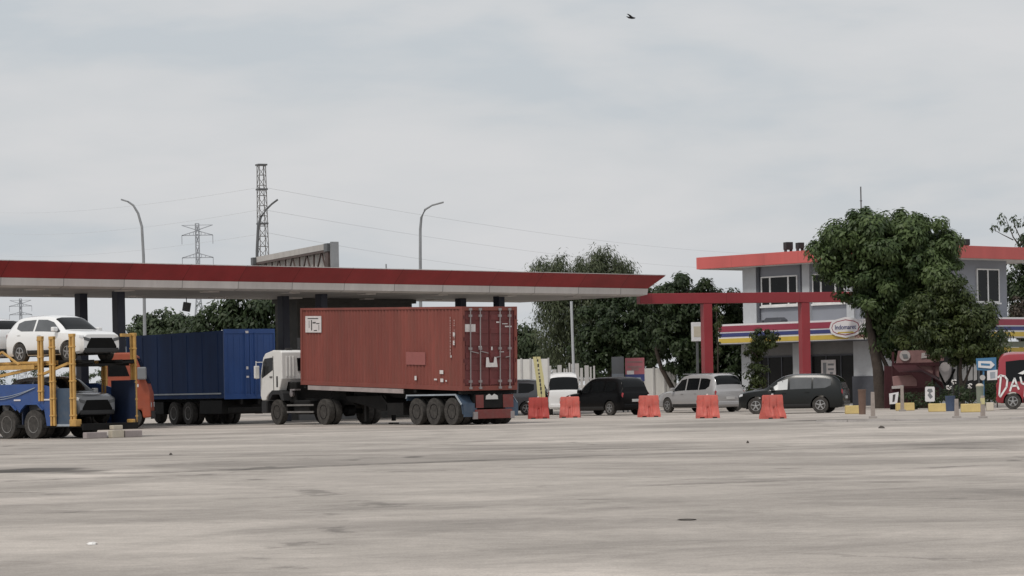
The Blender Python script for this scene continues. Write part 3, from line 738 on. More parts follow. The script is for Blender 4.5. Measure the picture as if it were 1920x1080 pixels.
def post(x, y, z0, z1, w=.24):
    q = MB()
    for dx in (-w/2+.045, w/2-.045): q.box(x+dx-.045, x+dx+.045, y-.08, y+.0, z0, z1)
    q.box(x-w/2, x+w/2, y-.075, y-.045, z0+.05, z1-.02); q.box(x-w/2, x+w/2, y-.1, y+.012, z1-.08, z1+.02)
    for z in np.arange(z0+.3, z1, .55): q.box(x-w/2-.01, x+w/2+.01, y-.09, y+.016, z, z+.05)
    return q.build('post', M['carrier_yellow'], cc, bevel=.008)
post(1.88, .06, 1.22, 3.30); post(1.26, .07, .42, 3.28); post(.23, .07, .42, 3.34); post(.12, -2.34, .35, 3.36); post(1.6, -2.32, .46, 3.2); post(6.5, .03, 1.7, 3.2); post(9.0, .03, 1.7, 3.2)
q = MB(); q.box(.1, .2, -2.3, -1.9, 3.26, 3.36); q.build('post_bracket', M['carrier_yellow'], cc, bevel=.01)
for a_ in ((.0, .32, -.12, .13, .40, .62), (.0, .3, -2.42, -2.2, .30, .58)): MB().box(*a_).build('post_foot', M['carrier_yellow'], cc, bevel=.02)
for y in (-.38, -2.02):
    for a_, b_, mt in ((-.05, 1.15, 'chassis'), (1.16, 12.4, 'carrier_yellow')):
        q = MB(); q.box(a_, b_, y-.26, y+.26, 2.40, 2.46)
        q.box(a_, b_, y+.22, y+.26, 2.38, 2.52); q.box(a_, b_, y-.26, y-.22, 2.38, 2.52)
        q.build('upper_track', M[mt], cc, bevel=.006)
q = MB()
for x in (.3, 1.6, 3.2, 5.0, 7.0, 9.0, 11.0): q.bar((x, -.1, 2.36), (x, -2.3, 2.36), .12, .08)
q.build('deck_crossbar', M['chassis'], cc)
q = MB(); q.box(2.2, 12.4, .0, .05, 2.26, 2.40)
for x in (3.9, 6.3, 8.5): q.bar((x-.9, .03, 2.42), (x, .03, 2.86), .06); q.bar((x, .03, 2.86), (x+.9, .03, 2.42), .06)
q.build('deck_rail', M['carrier_yellow'], cc, bevel=.006)
q = MB(); q.bar((.5, -.03, 2.42), (2.0, -.03, 2.05), .08); q.bar((2.2, -.05, 2.3), (5.5, -.05, 1.9), .09)
q.build('lift_arm', M['carrier_yellow'], cc)
q = MB()
for y0, y1, z0, z1, mt in ((-.85, -.02, .0, .20, 'dusty'), (-1.55, -1.05, .0, .24, 'cream'), (-1.50, -1.10, .27, .40, 'cream'), (-2.3, -1.60, .0, .22, 'dusty')):
    MB().box(-.36, -.16, y0, y1, z0, z1).build('loading_ramp', M[mt], cc, bevel=.02)

suv = [(-2.0, .36, .86, .92, .74, .62), (-1.94, .28, 1.0, 1.08, .82, .66), (-1.80, .25, 1.02, 1.28, .84, .64), (-1.50, .25, 1.03, 1.50, .85, .60), (-1.0, .25, 1.01, 1.56, .85, .60),
       (-.2, .25, .99, 1.57, .85, .60), (.35, .25, .97, 1.50, .85, .58), (.75, .25, .96, 1.26, .85, .60), (1.08, .25, .95, 1.04, .84, .66), (1.6, .26, .90, 1.0, .83, .66), (1.88, .30, .86, .95, .79, .62), (2.0, .34, .80, .88, .72, .58)]
suvw = [[(-1.42, 4.3, 4.75), (-1.15, 4.1, 4.9), (-.52, 4.1, 4.93)], [(-.42, 4.1, 4.93), (.05, 4.1, 4.93), (.4, 4.1, 4.85), (.86, 4.1, 4.35)]]
def ccw(x, y, z): return CC + Matrix.Rotation(CZ, 3, 'Z') @ Vector((x, y, z))
car('white_car', 'white compact SUV with a dark open grille, on the upper deck of the transporter', 'car', ccw(2.27, -1.2, 2.46), CZ + PI, suv, M['paint_white'], (-1.22, 1.28), .33, .85, suvw, (.42, 1.0, 5.5), (-1.88, -1.6, 5.6), tailstyle='low', glassmats=['grey_glass'], suv=True)
car('white_car', 'white car showing its rear window, at the left edge of the upper deck', 'car', ccw(6.95, -1.2, 2.46), CZ, suv, M['paint_white'], (-1.22, 1.28), .33, .85, suvw, (.42, 1.0, 5.5), (-1.88, -1.55, 5.4), tailstyle='low', suv=True)
car('grey_car', 'silver grey car with its black grille forward, inside the lower deck of the transporter', 'car', ccw(2.55, -1.2, .46), CZ + PI, suv, M['paint_grey'], (-1.22, 1.28), .33, .85, suvw, (.42, 1.0, 5.5), (-1.88, -1.6, 5.6), tailstyle='low', suv=True)
car('dark_car', 'dark car farther inside the lower deck of the transporter, behind the blue side panel', 'car', ccw(7.0, -1.2, .46), CZ + PI, suv, M['paint_charcoal'], (-1.22, 1.28), .33, .85, suvw, (.42, 1.0, 5.5), (-1.88, -1.6, 5.6), tailstyle='low')

# ------------------------------------------------------------------ parked cars
def place(px, d, th, L, W, corner='rear_left'):
    """centre of a car heading left-and-away at angle th, whose near rear corner stands in column px"""
    f = Vector((-math.cos(th), math.sin(th), 0)); rt = Vector((math.sin(th), math.cos(th), 0))
    return at(px, d) + f * L/2 + rt * W/2, PI - th
L_, W_ = 4.4, 1.68
p, rz = place(1166, 118, R(53), L_, W_)
car('black_minivan', 'black minivan seen from its rear corner, parked right of the white van', 'minivan', p, rz, mpv_rows(L_, W_, 1.72), M['paint_black'], (-1.32, 1.38), .32, W_/2, mpv_windows(L_), (L_/2-1.95, L_/2-1.15, 5.4), (-L_/2+.10, -L_/2+.32, 5.5))
L_, W_ = 4.7, 1.82
p, rz = place(1340, 122, R(58), L_, W_)
car('silver_minivan', 'silver minivan seen from its rear corner, parked left of the charcoal crossover', 'minivan', p, rz, mpv_rows(L_, W_, 1.80), M['paint_silver'], (-1.35, 1.40), .34, W_/2, mpv_windows(L_), (L_/2-1.95, L_/2-1.15, 5.4), (-L_/2+.10, -L_/2+.32, 5.5), rails=True)
L_, W_ = 4.5, 1.76
p, rz = place(1580, 112, R(18), L_, W_)
car('charcoal_crossover', 'charcoal crossover car in side view in front of the shop, its front side window bright', 'car', p, rz, mpv_rows(L_, W_, 1.68, .98, .12), M['paint_charcoal'], (-1.30, 1.475), .345, W_/2, mpv_windows(L_), (L_/2-1.95, L_/2-1.15, 5.4), (-L_/2+.12, -L_/2+.42, 5.5), glassmats=['grey_glass', 'grey_glass', 'reflection_glass'])
L_, W_ = 4.3, 1.68
p, rz = place(1021, 127, R(9), L_, W_)
car('grey_car', 'dull grey car in side view, half hidden behind the red container trailer', 'car', p, rz, mpv_rows(L_, W_, 1.72), M['paint_dgrey'], (-1.28, 1.38), .31, W_/2, mpv_windows(L_), (L_/2-1.95, L_/2-1.15, 5.4), (-L_/2+.10, -L_/2+.32, 5.5))
def van_rows(L, W, H_):
    a, w = L/2, W/2
    return [(-a, .36, 1.02, 1.08, w*.96, w*.90), (-a+.04, .30, 1.05, 1.2, w*.985, w*.89), (-a+.10, .28, 1.06, H_*.86, w, w*.87), (-a+.26, .28, 1.06, H_*.965, w, w*.85), (-a+.7, .28, 1.06, H_, w, w*.84),
            (0, .28, 1.05, H_, w, w*.84), (a-1.5, .28, 1.04, H_*.985, w, w*.82), (a-.95, .28, 1.02, H_*.86, w, w*.82), (a-.45, .28, 1.0, 1.16, w*.98, w*.82), (a-.15, .32, .85, .96, w*.92, w*.75), (a, .40, .68, .74, w*.82, w*.62)]
def van_windows(L):
    a = L/2
    return [[(-a+.4, 4.1, 4.9), (-a+1.0, 4.1, 4.93), (-a+1.5, 4.1, 4.93)], [(-a+1.6, 4.1, 4.93), (-a+2.3, 4.1, 4.93), (-a+3.0 if L > 5 else -a+2.5, 4.1, 4.93)], [(a-1.75, 4.1, 4.93), (a-1.2, 4.1, 4.85), (a-.75, 4.1, 4.35)]]
L_, W_ = 3.7, 1.48
p = at(1057, 125) + Vector((0.03, L_/2, 0))
car('white_van', 'white van seen from behind with a wide dark rear window, left of the black minivan', 'van', p, R(90), van_rows(L_, W_, 2.0), M['paint_white'], (-1.1, 1.15), .29, W_/2, van_windows(L_), (L_/2-1.45, L_/2-.5, 5.4), (-L_/2+.035, -L_/2+.12, 4.7))
L_, W_ = 5.3, 1.9
vz = R(-11.5); p = at(1869, 112) + Vector((math.cos(vz), math.sin(vz), 0)) * L_/2 + Vector((-math.sin(vz), math.cos(vz), 0)) * W_/2
rv = car('red_van', 'red high-roof shuttle van with white brush lettering on its side at the right edge', 'van', p, vz, van_rows(L_, W_, 2.42), M['paint_red'], (-1.98, 1.25), .335, W_/2, van_windows(L_), (L_/2-1.45, L_/2-.5, 5.4), (-L_/2+.035, -L_/2+.12, 4.9))
# brush lettering on the side that faces us
def stroke(parent, pts, w, y):
    q = MB()
    for a, b in zip(pts, pts[1:]):
        a, b = Vector((a[0], y, a[1])), Vector((b[0], y, b[1])); d = (b - a).normalized() * w * .3
        q.bar(a - d, b + d, .008, w, up=(0, 0, 1)) if abs((b-a).x) > abs((b-a).z) else q.bar(a - d, b + d, w, .008, up=(0, 1, 0))
    return q
yy = -W_/2 - .008
x0 = -L_/2
for pts in ([(x0+.20, 1.42), (x0+.11, .62), (x0+.16, .55), (x0+.42, .95), (x0+.46, 1.25), (x0+.36, 1.40), (x0+.18, 1.44), (x0+.08, 1.36)],
            [(x0+.56, .78), (x0+.66, 1.08), (x0+.76, 1.30), (x0+.84, 1.05), (x0+.92, .85)], [(x0+.64, .98), (x0+.88, 1.00)],
            [(x0+1.0, 1.34), (x0+1.05, 1.1), (x0+1.16, 1.04)], [(x0+1.30, 1.40), (x0+1.20, .95), (x0+1.16, .55)]):
    stroke(rv, pts, .075, yy).build('letter', M['paint_white'], rv)
MB().prism([(x0+.9, 1.50), (x0+1.35, 1.72), (x0+1.4, 1.60), (x0+1.1, 1.46)], yy-.01, yy+.003).build('brush_mark', M['paint_white'], rv)

# scooters in front of the shop
def scooter(px, d, rz, label, mt):
    t = thing('motor_scooter', label, 'scooter', at(px, d), rz, 'scooters parked at the shop front')
    for x in (-.6, .62): 
        q = MB().lathe([(.16, -.05), (.25, -.05), (.27, 0), (.25, .05), (.16, .05)], (0, 0, 0), 'y', 20); q.build('wheel', M['rubber'], t, smooth=40, loc=(x, 0, .27))
    MB().prism([(-.85, .62), (-.7, .80), (-.05, .72), (0, .35), (.3, .32), (.42, .75), (.38, .98), (.5, .98), (.62, .5), (.4, .22), (-.3, .25), (-.55, .45)], -.14, .14).build('body', M[mt], t, bevel=.04)
    MB().box(-.75, -.02, -.13, .13, .76, .84).build('seat', M['black'], t, bevel=.03)
    q = MB(); q.tube([(.42, -.34, 1.06), (.40, 0, 1.0), (.42, .34, 1.06)], .02, 8); q.tube([(.62, .0, .28), (.42, 0, 1.0)], .035, 8); q.build('handlebar', M['steel_dark'], t, smooth=40)
    for y in (-.26, .26):
        MB().box(.42, .45, y-.06, y+.06, 1.14, 1.24).build('mirror', M['black'], t, bevel=.01)
    MB().lathe([(.09, -.03), (.09, .03), (.05, .06)], (.52, 0, .84), 'x', 14).build('headlight', M['lamp'], t)
    return t
scooter(1402, 127, R(210), 'white motor scooter parked behind the nose of the charcoal crossover', 'paint_white')
scooter(1428, 129, R(230), 'silver motor scooter parked right beside the white one at the white shop pillar', 'paint_silver')
# ------------------------------------------------------------------ ground
def ground():
    m = bpy.data.materials.new('yard_concrete'); m.use_nodes = True; nt = m.node_tree; N = nt.nodes; L = nt.links
    b = N['Principled BSDF']; b.inputs['Roughness'].default_value = 0.9; b.inputs['Specular IOR Level'].default_value = 0.25
    tc = N.new('ShaderNodeTexCoord'); P = tc.outputs['Object']
    def noise(sc, det=6, rough=.6, vec=P, dist=0):
        n = N.new('ShaderNodeTexNoise'); n.inputs['Scale'].default_value = sc; n.inputs['Detail'].default_value = det; n.inputs['Roughness'].default_value = rough; n.inputs['Distortion'].default_value = dist
        L.new(vec, n.inputs['Vector']); return n
    def mr(inp, a, b_, c, d, smooth=False):
        n = N.new('ShaderNodeMapRange'); n.inputs[1].default_value = a; n.inputs[2].default_value = b_; n.inputs[3].default_value = c; n.inputs[4].default_value = d
        if smooth: n.interpolation_type = 'SMOOTHSTEP'
        L.new(inp, n.inputs[0]); return n.outputs[0]
    def math_(op, a, b_=None):
        n = N.new('ShaderNodeMath'); n.operation = op
        for i, q in enumerate((a, b_)):
            if q is None: continue
            if isinstance(q, (int, float)): n.inputs[i].default_value = q
            else: L.new(q, n.inputs[i])
        return n.outputs[0]
    def layer(sc, lo, hi, a, b_, det=6, rough=.6, dist=.6, rot=0, sxy=(1, 1), off=0.0):
        mp = N.new('ShaderNodeMapping'); mp.inputs['Scale'].default_value = (sxy[0], sxy[1], 1); mp.inputs['Rotation'].default_value = (0, 0, rot); mp.inputs['Location'].default_value = (off, off*.7, off); L.new(P, mp.inputs['Vector'])
        return mr(noise(sc, det, rough, mp.outputs[0], dist).outputs['Fac'], lo, hi, a, b_, True)
    parts = [layer(.060, .475, .525, .88, 1.04, 8, .62, .7, R(10), (.6, 1), 3),        # resurfaced areas with fairly clear edges
             layer(.095, .505, .535, 1.03, .90, 9, .66, .9, R(-12), (.6, 1), 17),      # darker worn areas
             layer(.160, .54, .60, .98, 1.12, 9, .7, .6, R(8), (.5, 1), 31),        # dusty light areas
             layer(.33, .42, .58, .90, 1.08, 9, .72, .5, 0, (.8, 1), 5),
             layer(1.6, .36, .64, .94, 1.055, 9, .78, .3, 0, (.7, 1), 9),
             layer(6.0, .36, .64, .93, 1.07, 8, .8, 0, 0, (1, 1), 2),
             layer(40., .30, .70, .86, 1.12, 3, .7, 0, 0, (1, 1), 1),
             layer(.9, .64, .71, 1.0, .80, 9, .75, .8, R(5), (.45, 1), 23)]           # scattered dark scuffs
    v = parts[0]
    for q in parts[1:]: v = math_('MULTIPLY', v, q)
    # curved tyre tracks left by turning trucks: (centre x, centre y, radius, width, factor)
    tn = noise(.5, 6, .7).outputs['Fac']
    for (cx, cy, rr, wd, fac) in [(-30, 20, 38, .5, .87), (-30, 20, 40, .5, .87), (22, 95, 46, .5, .87), (22, 95, 48.2, .5, .87), (-8, 150, 92, .6, .87), (-8, 150, 94.3, .6, .87), (40, 10, 44, .4, .88), (40, 10, 46, .4, .88), (5, -20, 66, .5, .9), (-60, 80, 58, .5, .87), (-60, 80, 60.2, .5, .87)]:
        s_ = N.new('ShaderNodeVectorMath'); s_.operation = 'DISTANCE'; L.new(P, s_.inputs[0]); s_.inputs[1].default_value = (cx, cy, 0)
        dd_ = math_('ABSOLUTE', math_('SUBTRACT', math_('ADD', s_.outputs['Value'], math_('MULTIPLY', tn, .8)), rr + .4))
        k = math_('MULTIPLY', mr(dd_, wd*.3, wd, 1, 0, True), mr(tn, .42, .58, .15, 1))
        v = math_('MULTIPLY', v, math_('SUBTRACT', 1.0, math_('MULTIPLY', k, 1 - fac)))
    # cracks: edges of big warped cells, broken up
    cn = noise(.6, 5, .7).outputs['Color']; va = N.new('ShaderNodeVectorMath'); va.operation = 'MULTIPLY_ADD'; L.new(cn, va.inputs[0]); va.inputs[1].default_value = (2.4, 2.4, 0); L.new(P, va.inputs[2])
    vo = N.new('ShaderNodeTexVoronoi'); vo.feature = 'DISTANCE_TO_EDGE'; vo.inputs['Scale'].default_value = .085; L.new(va.outputs[0], vo.inputs['Vector'])
    ck = math_('MULTIPLY', mr(vo.outputs['Distance'], .004, .016, 1, 0, True), mr(tn, .50, .60, 0, 1, True))
    v = math_('MULTIPLY', v, math_('SUBTRACT', 1.0, math_('MULTIPLY', ck, .38)))
    # individual stains and patches: (px, py, half px, half py, factor, sharpness, tilt)
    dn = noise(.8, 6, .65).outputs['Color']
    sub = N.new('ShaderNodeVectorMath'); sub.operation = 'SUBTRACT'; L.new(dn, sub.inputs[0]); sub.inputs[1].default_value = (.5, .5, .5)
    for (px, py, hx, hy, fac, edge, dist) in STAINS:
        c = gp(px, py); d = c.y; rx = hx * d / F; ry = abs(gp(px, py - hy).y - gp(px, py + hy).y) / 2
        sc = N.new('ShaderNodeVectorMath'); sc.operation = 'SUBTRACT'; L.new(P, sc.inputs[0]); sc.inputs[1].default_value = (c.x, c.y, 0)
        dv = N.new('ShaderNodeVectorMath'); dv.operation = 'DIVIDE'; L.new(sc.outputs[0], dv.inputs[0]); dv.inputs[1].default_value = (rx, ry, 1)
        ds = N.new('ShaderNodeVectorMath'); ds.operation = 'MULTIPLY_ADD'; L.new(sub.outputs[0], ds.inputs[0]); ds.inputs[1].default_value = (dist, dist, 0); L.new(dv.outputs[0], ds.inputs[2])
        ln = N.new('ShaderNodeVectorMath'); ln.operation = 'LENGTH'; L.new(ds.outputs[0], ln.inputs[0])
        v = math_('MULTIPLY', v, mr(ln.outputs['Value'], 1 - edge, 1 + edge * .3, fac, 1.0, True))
    # joints between slabs
    jn = noise(1.3, 5, .7).outputs['Fac']
    for (a, b_, w, fac) in JOINTS:
        p0, p1 = gp(*a), gp(*b_); d = (p1 - p0); ln_ = d.length; d.normalize(); nrm = Vector((-d.y, d.x, 0))
        s0 = N.new('ShaderNodeVectorMath'); s0.operation = 'SUBTRACT'; L.new(P, s0.inputs[0]); s0.inputs[1].default_value = p0
        dt = N.new('ShaderNodeVectorMath'); dt.operation = 'DOT_PRODUCT'; L.new(s0.outputs[0], dt.inputs[0]); dt.inputs[1].default_value = nrm
        al = N.new('ShaderNodeVectorMath'); al.operation = 'DOT_PRODUCT'; L.new(s0.outputs[0], al.inputs[0]); al.inputs[1].default_value = d
        wob = math_('ADD', dt.outputs['Value'], math_('MULTIPLY', math_('SUBTRACT', jn, .5), 1.2))
        ab = math_('ABSOLUTE', wob)
        inside = math_('MULTIPLY', mr(al.outputs['Value'], -.3, .6, 0, 1), mr(al.outputs['Value'], ln_ - .6, ln_ + .3, 1, 0))
        k = math_('MULTIPLY', mr(ab, w * .4, w, 1, 0, True), inside)
        k = math_('MULTIPLY', k, mr(jn, .38, .55, .35, 1))
        v = math_('MULTIPLY', v, math_('SUBTRACT', 1.0, math_('MULTIPLY', k, 1 - fac)))
    cr = N.new('ShaderNodeMix'); cr.data_type = 'RGBA'; cr.blend_type = 'MULTIPLY'; cr.inputs[0].default_value = 1
    hue = N.new('ShaderNodeMix'); hue.data_type = 'RGBA'; hue.inputs[6].default_value = (.430, .386, .348, 1); hue.inputs[7].default_value = (.424, .385, .344, 1)
    L.new(noise(.2, 4).outputs['Fac'], hue.inputs[0]); L.new(hue.outputs[2], cr.inputs[6]); L.new(v, cr.inputs[7])
    L.new(cr.outputs[2], b.inputs['Base Color'])
    bp = N.new('ShaderNodeBump'); bp.inputs['Strength'].default_value = .5; bp.inputs['Distance'].default_value = .02
    L.new(noise(12, 6, .7).outputs['Fac'], bp.inputs['Height']); L.new(bp.outputs['Normal'], b.inputs['Normal'])
    # one sheet, finer near the yard, gently uneven like a worn slab yard
    mb = MB()
    xs = [-4000, -400, -120] + list(np.linspace(-60, 60, 41)) + [120, 400, 4000]; ys = [-400, -40] + list(np.linspace(0, 180, 91)) + [260, 500, 1200, 5000]
    mb.grid([[(x, y, 0) for y in ys] for x in xs])
    return mb, m
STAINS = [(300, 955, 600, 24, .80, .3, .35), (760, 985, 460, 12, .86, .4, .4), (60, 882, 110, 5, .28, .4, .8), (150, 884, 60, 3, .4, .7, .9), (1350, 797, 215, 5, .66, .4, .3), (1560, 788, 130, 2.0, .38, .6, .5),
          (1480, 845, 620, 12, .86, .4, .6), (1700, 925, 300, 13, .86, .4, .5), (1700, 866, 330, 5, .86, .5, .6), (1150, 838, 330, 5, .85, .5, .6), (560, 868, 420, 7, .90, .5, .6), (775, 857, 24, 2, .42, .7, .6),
          (1450, 910, 70, 2.5, .8, .7, .9), (1540, 898, 60, 4, .84, .7, .9), (1680, 904, 60, 2.5, .75, .7, .9), (400, 848, 520, 6, .93, .6, .6), (60, 841, 40, 2, .8, .7, .6),
          (300, 910, 420, 16, 1.09, .5, .6), (1100, 905, 320, 16, 1.09, .5, .6), (1250, 812, 500, 8, 1.08, .5, .5), (1850, 815, 90, 8, 1.08, .5, .5), (900, 885, 260, 9, 1.08, .5, .7), (1750, 880, 230, 6, 1.08, .5, .6),
          (150, 893, 120, 3, 1.12, .6, .8), (1010, 992, 260, 5, .93, .6, .8), (620, 1010, 200, 5, 1.06, .6, .9), (1450, 1035, 330, 10, .95, .6, .8), (200, 1045, 220, 6, .93, .6, .8), (1000, 1060, 160, 4, 1.06, .6, .9), (700, 797, 420, 3, .9, .5, .4)]
JOINTS = [((230, 888), (960, 861), .75, .5), ((960, 861), (1900, 828), .8, .72), ((520, 830), (960, 836), .6, .8), ((1440, 1035), (1900, 1052), .10, .75), ((940, 847), (1240, 838), .8, .6), ((1160, 912), (1500, 900), .35, .65), ((0, 884), (230, 888), .6, .6)]
gm, gmat = ground()
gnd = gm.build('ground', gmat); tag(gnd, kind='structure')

# small litter on the yard
def lump(name, label, cat, px, py, sx, sy, sz, mt):
    p = gp(px, py); q = MB(); n = 10; vs = []
    for r_, z in ((1, 0), (.8, .6), (.35, 1)):
        for k in range(n):
            a = 2*PI*k/n; j = .75 + .5*random.random(); vs.append((sx*r_*j*math.cos(a), sy*r_*j*math.sin(a), sz*z*(.7+.5*random.random())))
    fs = [(i*n+k, i*n+(k+1) % n, (i+1)*n+(k+1) % n, (i+1)*n+k) for i in range(2) for k in range(n)] + [tuple(range(2*n, 3*n)), tuple(range(n))]
    return tag(q.add(vs, fs).build(name, M[mt], loc=p + Vector((0, 0, .004))), label, cat)
lump('paper_scrap', 'small white scrap of paper on the concrete in the near left of the yard', 'litter', 172, 1021, .055, .10, .02, 'paper')
lump('flattened_rag', 'thin dark flattened rag on the concrete in the near right of the yard', 'litter', 1288, 975, .11, .12, .010, 'soil')
lump('dark_debris', 'dark lump of debris on the yard, right of centre before the kerb', 'debris', 1653, 803, .09, .2, .06, 'soil')
lump('dark_debris', 'tiny dark crumb on the open yard, below the rightmost red barrier', 'debris', 1402, 831, .03, .06, .05, 'soil')
lump('dark_debris', 'dark crumb of debris on the yard in front of the blue box truck', 'debris', 320, 853, .04, .1, .04, 'soil')

# ------------------------------------------------------------------ station canopy
O = Vector((-20.06, 105, 0)); ZC = R(45)
can = thing('station_canopy', 'long fuel station canopy with a dark red flared fascia over a white band', 'canopy', O, ZC)
x0, x1, dp = -14.0, 38.0, 8.9
def ringpts(e, z): return [(x0-e, -e, z), (x1+e*1.05, -e, z), (x1+e*1.05, dp+e, z), (x0-e, dp+e, z)]
def loftrings(rs):
    q = MB(); n = 4; vs = [p for r_ in rs for p in r_]
    return q.add(vs, [(i*n+k, i*n+(k+1) % n, (i+1)*n+(k+1) % n, (i+1)*n+k) for i in range(len(rs)-1) for k in range(n)])
loftrings([ringpts(0, 6.08), ringpts(.62, 6.70), ringpts(.56, 6.72), ringpts(.1, 6.5)]).build('fascia', M['canopy_red'], can)
loftrings([ringpts(-.30, 5.70), ringpts(-.02, 5.78), ringpts(.015, 6.078)]).build('white_band', M['canopy_white'], can)
loftrings([ringpts(.575, 6.722), ringpts(.63, 6.722), ringpts(.63, 6.745), ringpts(.575, 6.745)]).build('edge_trim', M['canopy_white'], can)
MB().box(x0+.3, x1-.3, .3, dp-.3, 5.71, 6.0).build('soffit', M['soffit'], can)
MB().box(x0-.1, x1+.1, -.1, dp+.1, 6.45, 6.5).build('roof_deck', M['soffit'], can)
for t in (-3.75, 7.5, 18.75, 30.0):
    for n in (2.4, 5.05):
        q = MB().box(t-.20, t+.20, n-.20, n+.20, 0, 5.71)
        q.build('column', M['navy'], can, bevel=.02)
for t in np.arange(x0+3, x1-2, 4.5):
    for n in (1.3, 6.4): MB().box(t-.3, t+.3, n-.3, n+.3, 5.66, 5.708).build('lamp_housing', M['canopy_white'], can)
# floodlight hung at the far edge
fp = ap(352, 562, 118)
fl = thing('floodlight', 'dark square floodlight hanging under the far edge of the station canopy', 'floodlight', fp, R(20))
MB().tube([(-.06, 0, .1), (-.06, 0, -.12)], .02, 6).build('bracket', M['steel_dark'], fl)
MB().box(-.17, .17, -.07, .07, -.52, -.12, Matrix.Rotation(R(10), 4, 'Y')).build('lamp_body', M['steel_dark'], fl, bevel=.02)
# pump islands: dispensers hidden behind the trucks are left out; the dark kiosk behind the columns is seen
ks = thing('station_kiosk', 'dark grey kiosk building under the canopy behind the red container', 'building', O, ZC)
MB().box(20.9, 28.2, 6.6, 8.2, 0, 5.5).build('wall', M['kiosk_grey'], ks)
MB().box(20.85, 24.4, 6.5, 6.59, 0, 3.85).build('lower_wall', M['kiosk_light'], ks)
MB().box(20.8, 28.4, 6.5, 8.3, 5.5, 5.695).build('roof', M['kiosk_grey'], ks)
MB().box(24.8, 27.6, 6.54, 6.595, .9, 3.2).build('window', M['dark_glass'], ks)

# red portal beam and posts
PB0 = at(1222, 133.8); PB1 = at(1640, 138.0); dv = PB1 - PB0; pl = dv.length
pt = thing('portal_frame', 'dark red beam on two square posts, running from the canopy to the mango tree', 'portal frame', PB0, math.atan2(dv.y, dv.x))
MB().box(-.6, pl, -.25, .25, 5.38, 5.90).build('beam', M['beam_red'], pt, bevel=.015)
for px in (1322, 1505):
    u = (px - 960 + 5)/F; P0 = PB0; e = dv.normalized(); s = (u*P0.y - P0.x)/(e.x - u*e.y)
    MB().box(s-.23, s+.23, -.23, .23, 0, 5.38).build('post', M['beam_red'], pt, bevel=.02)
    MB().box(s-.36, s+.36, -.36, .36, 0, .5).build('post_base', M['concrete'], pt, bevel=.02)

# ------------------------------------------------------------------ shop building
BC = Vector((20.3, 136.4, 0)); BZ = math.atan2(.733, -.68)   # local x runs along the left face, local y (negated) along the right face
sh = thing('shop_building', 'two-storey grey and white convenience store with an overhanging coral red roof and striped sign band', 'building', BC, BZ)
# local: x = e1 (left face direction); -y = e2 (right face direction)
def bx(a0, a1, b0, b1, z0, z1): return (a0, a1, -b1, -b0, z0, z1)
MB().box(*bx(-.2, 14.6, -.1, 13.2, 7.62, 8.27)).build('roof', M['roof_red'], sh, bevel=.01)
MB().box(*bx(-.1, 14.5, 0, 13.1, 7.60, 7.619)).build('eave_soffit', M['canopy_white'], sh)
MB().box(*bx(.95, 12, .95, 9.7, 4.0, 7.6)).build('upper_wall', M['wall_grey'], sh)
MB().box(*bx(.95, 12, .95, 9.7, 0, 4.0)).build('lower_wall', M['wall_white'], sh)
for a0, a1 in ((11.05, 12.02), (4.2, 4.7), (7.25, 7.75), (.93, 1.5)):
    MB().box(*bx(a0, a1, .80, .96, 4.0, 7.6)).build('pilaster', M['pillar'], sh)
for a in (10.9, 7.85): MB().tube([(a, -.86, 0), (a, -.86, 7.6)], .07, 8).build('drain_pipe', M['wall_dark'], sh)
MB().box(*bx(12.0, 12.09, .97, 1.4, 4.0, 7.6)).build('corner_trim', M['wall_dark'], sh)
def window(a0, a1, z0, z1, cuts, face='L'):
    fr = MB(); g = MB()
    def B(q, p0, p1, o0, o1, za, zb): q.box(*(bx(p0, p1, o0, o1, za, zb) if face == 'L' else bx(o0, o1, p0, p1, za, zb)))
    f = .07; o0, o1 = .86, .96
    B(fr, a0, a1, o0, o1, z0, z0+f); B(fr, a0, a1, o0, o1, z1-f, z1); B(fr, a0, a0+f, o0, o1, z0+f, z1-f); B(fr, a1-f, a1, o0, o1, z0+f, z1-f)
    for c in cuts: B(fr, c-f*.7, c+f*.7, o0+.002, o1, z0+f, z1-f)
    w = fr.build('window', M['frame_white'], sh)
    B(g, a0+f, a1-f, .90, .95, z0+f, z1-f); g.build('pane', M['glass'], w)
    s = MB(); B(s, a0-.06, a1+.06, .80, .955, z0-.09, z0-.005); s.build('sill', M['frame_white'], w)
window(8.15, 10.75, 5.45, 7.05, (8.8, 10.1)); window(4.85, 7.1, 5.45, 7.05, (5.5, 6.5)); window(1.7, 4.0, 5.45, 7.05, (2.4, 3.4))
window(7.0, 8.95, 5.35, 7.15, (7.95,), 'R'); window(2.2, 4.4, 5.35, 7.15, (3.3,), 'R')
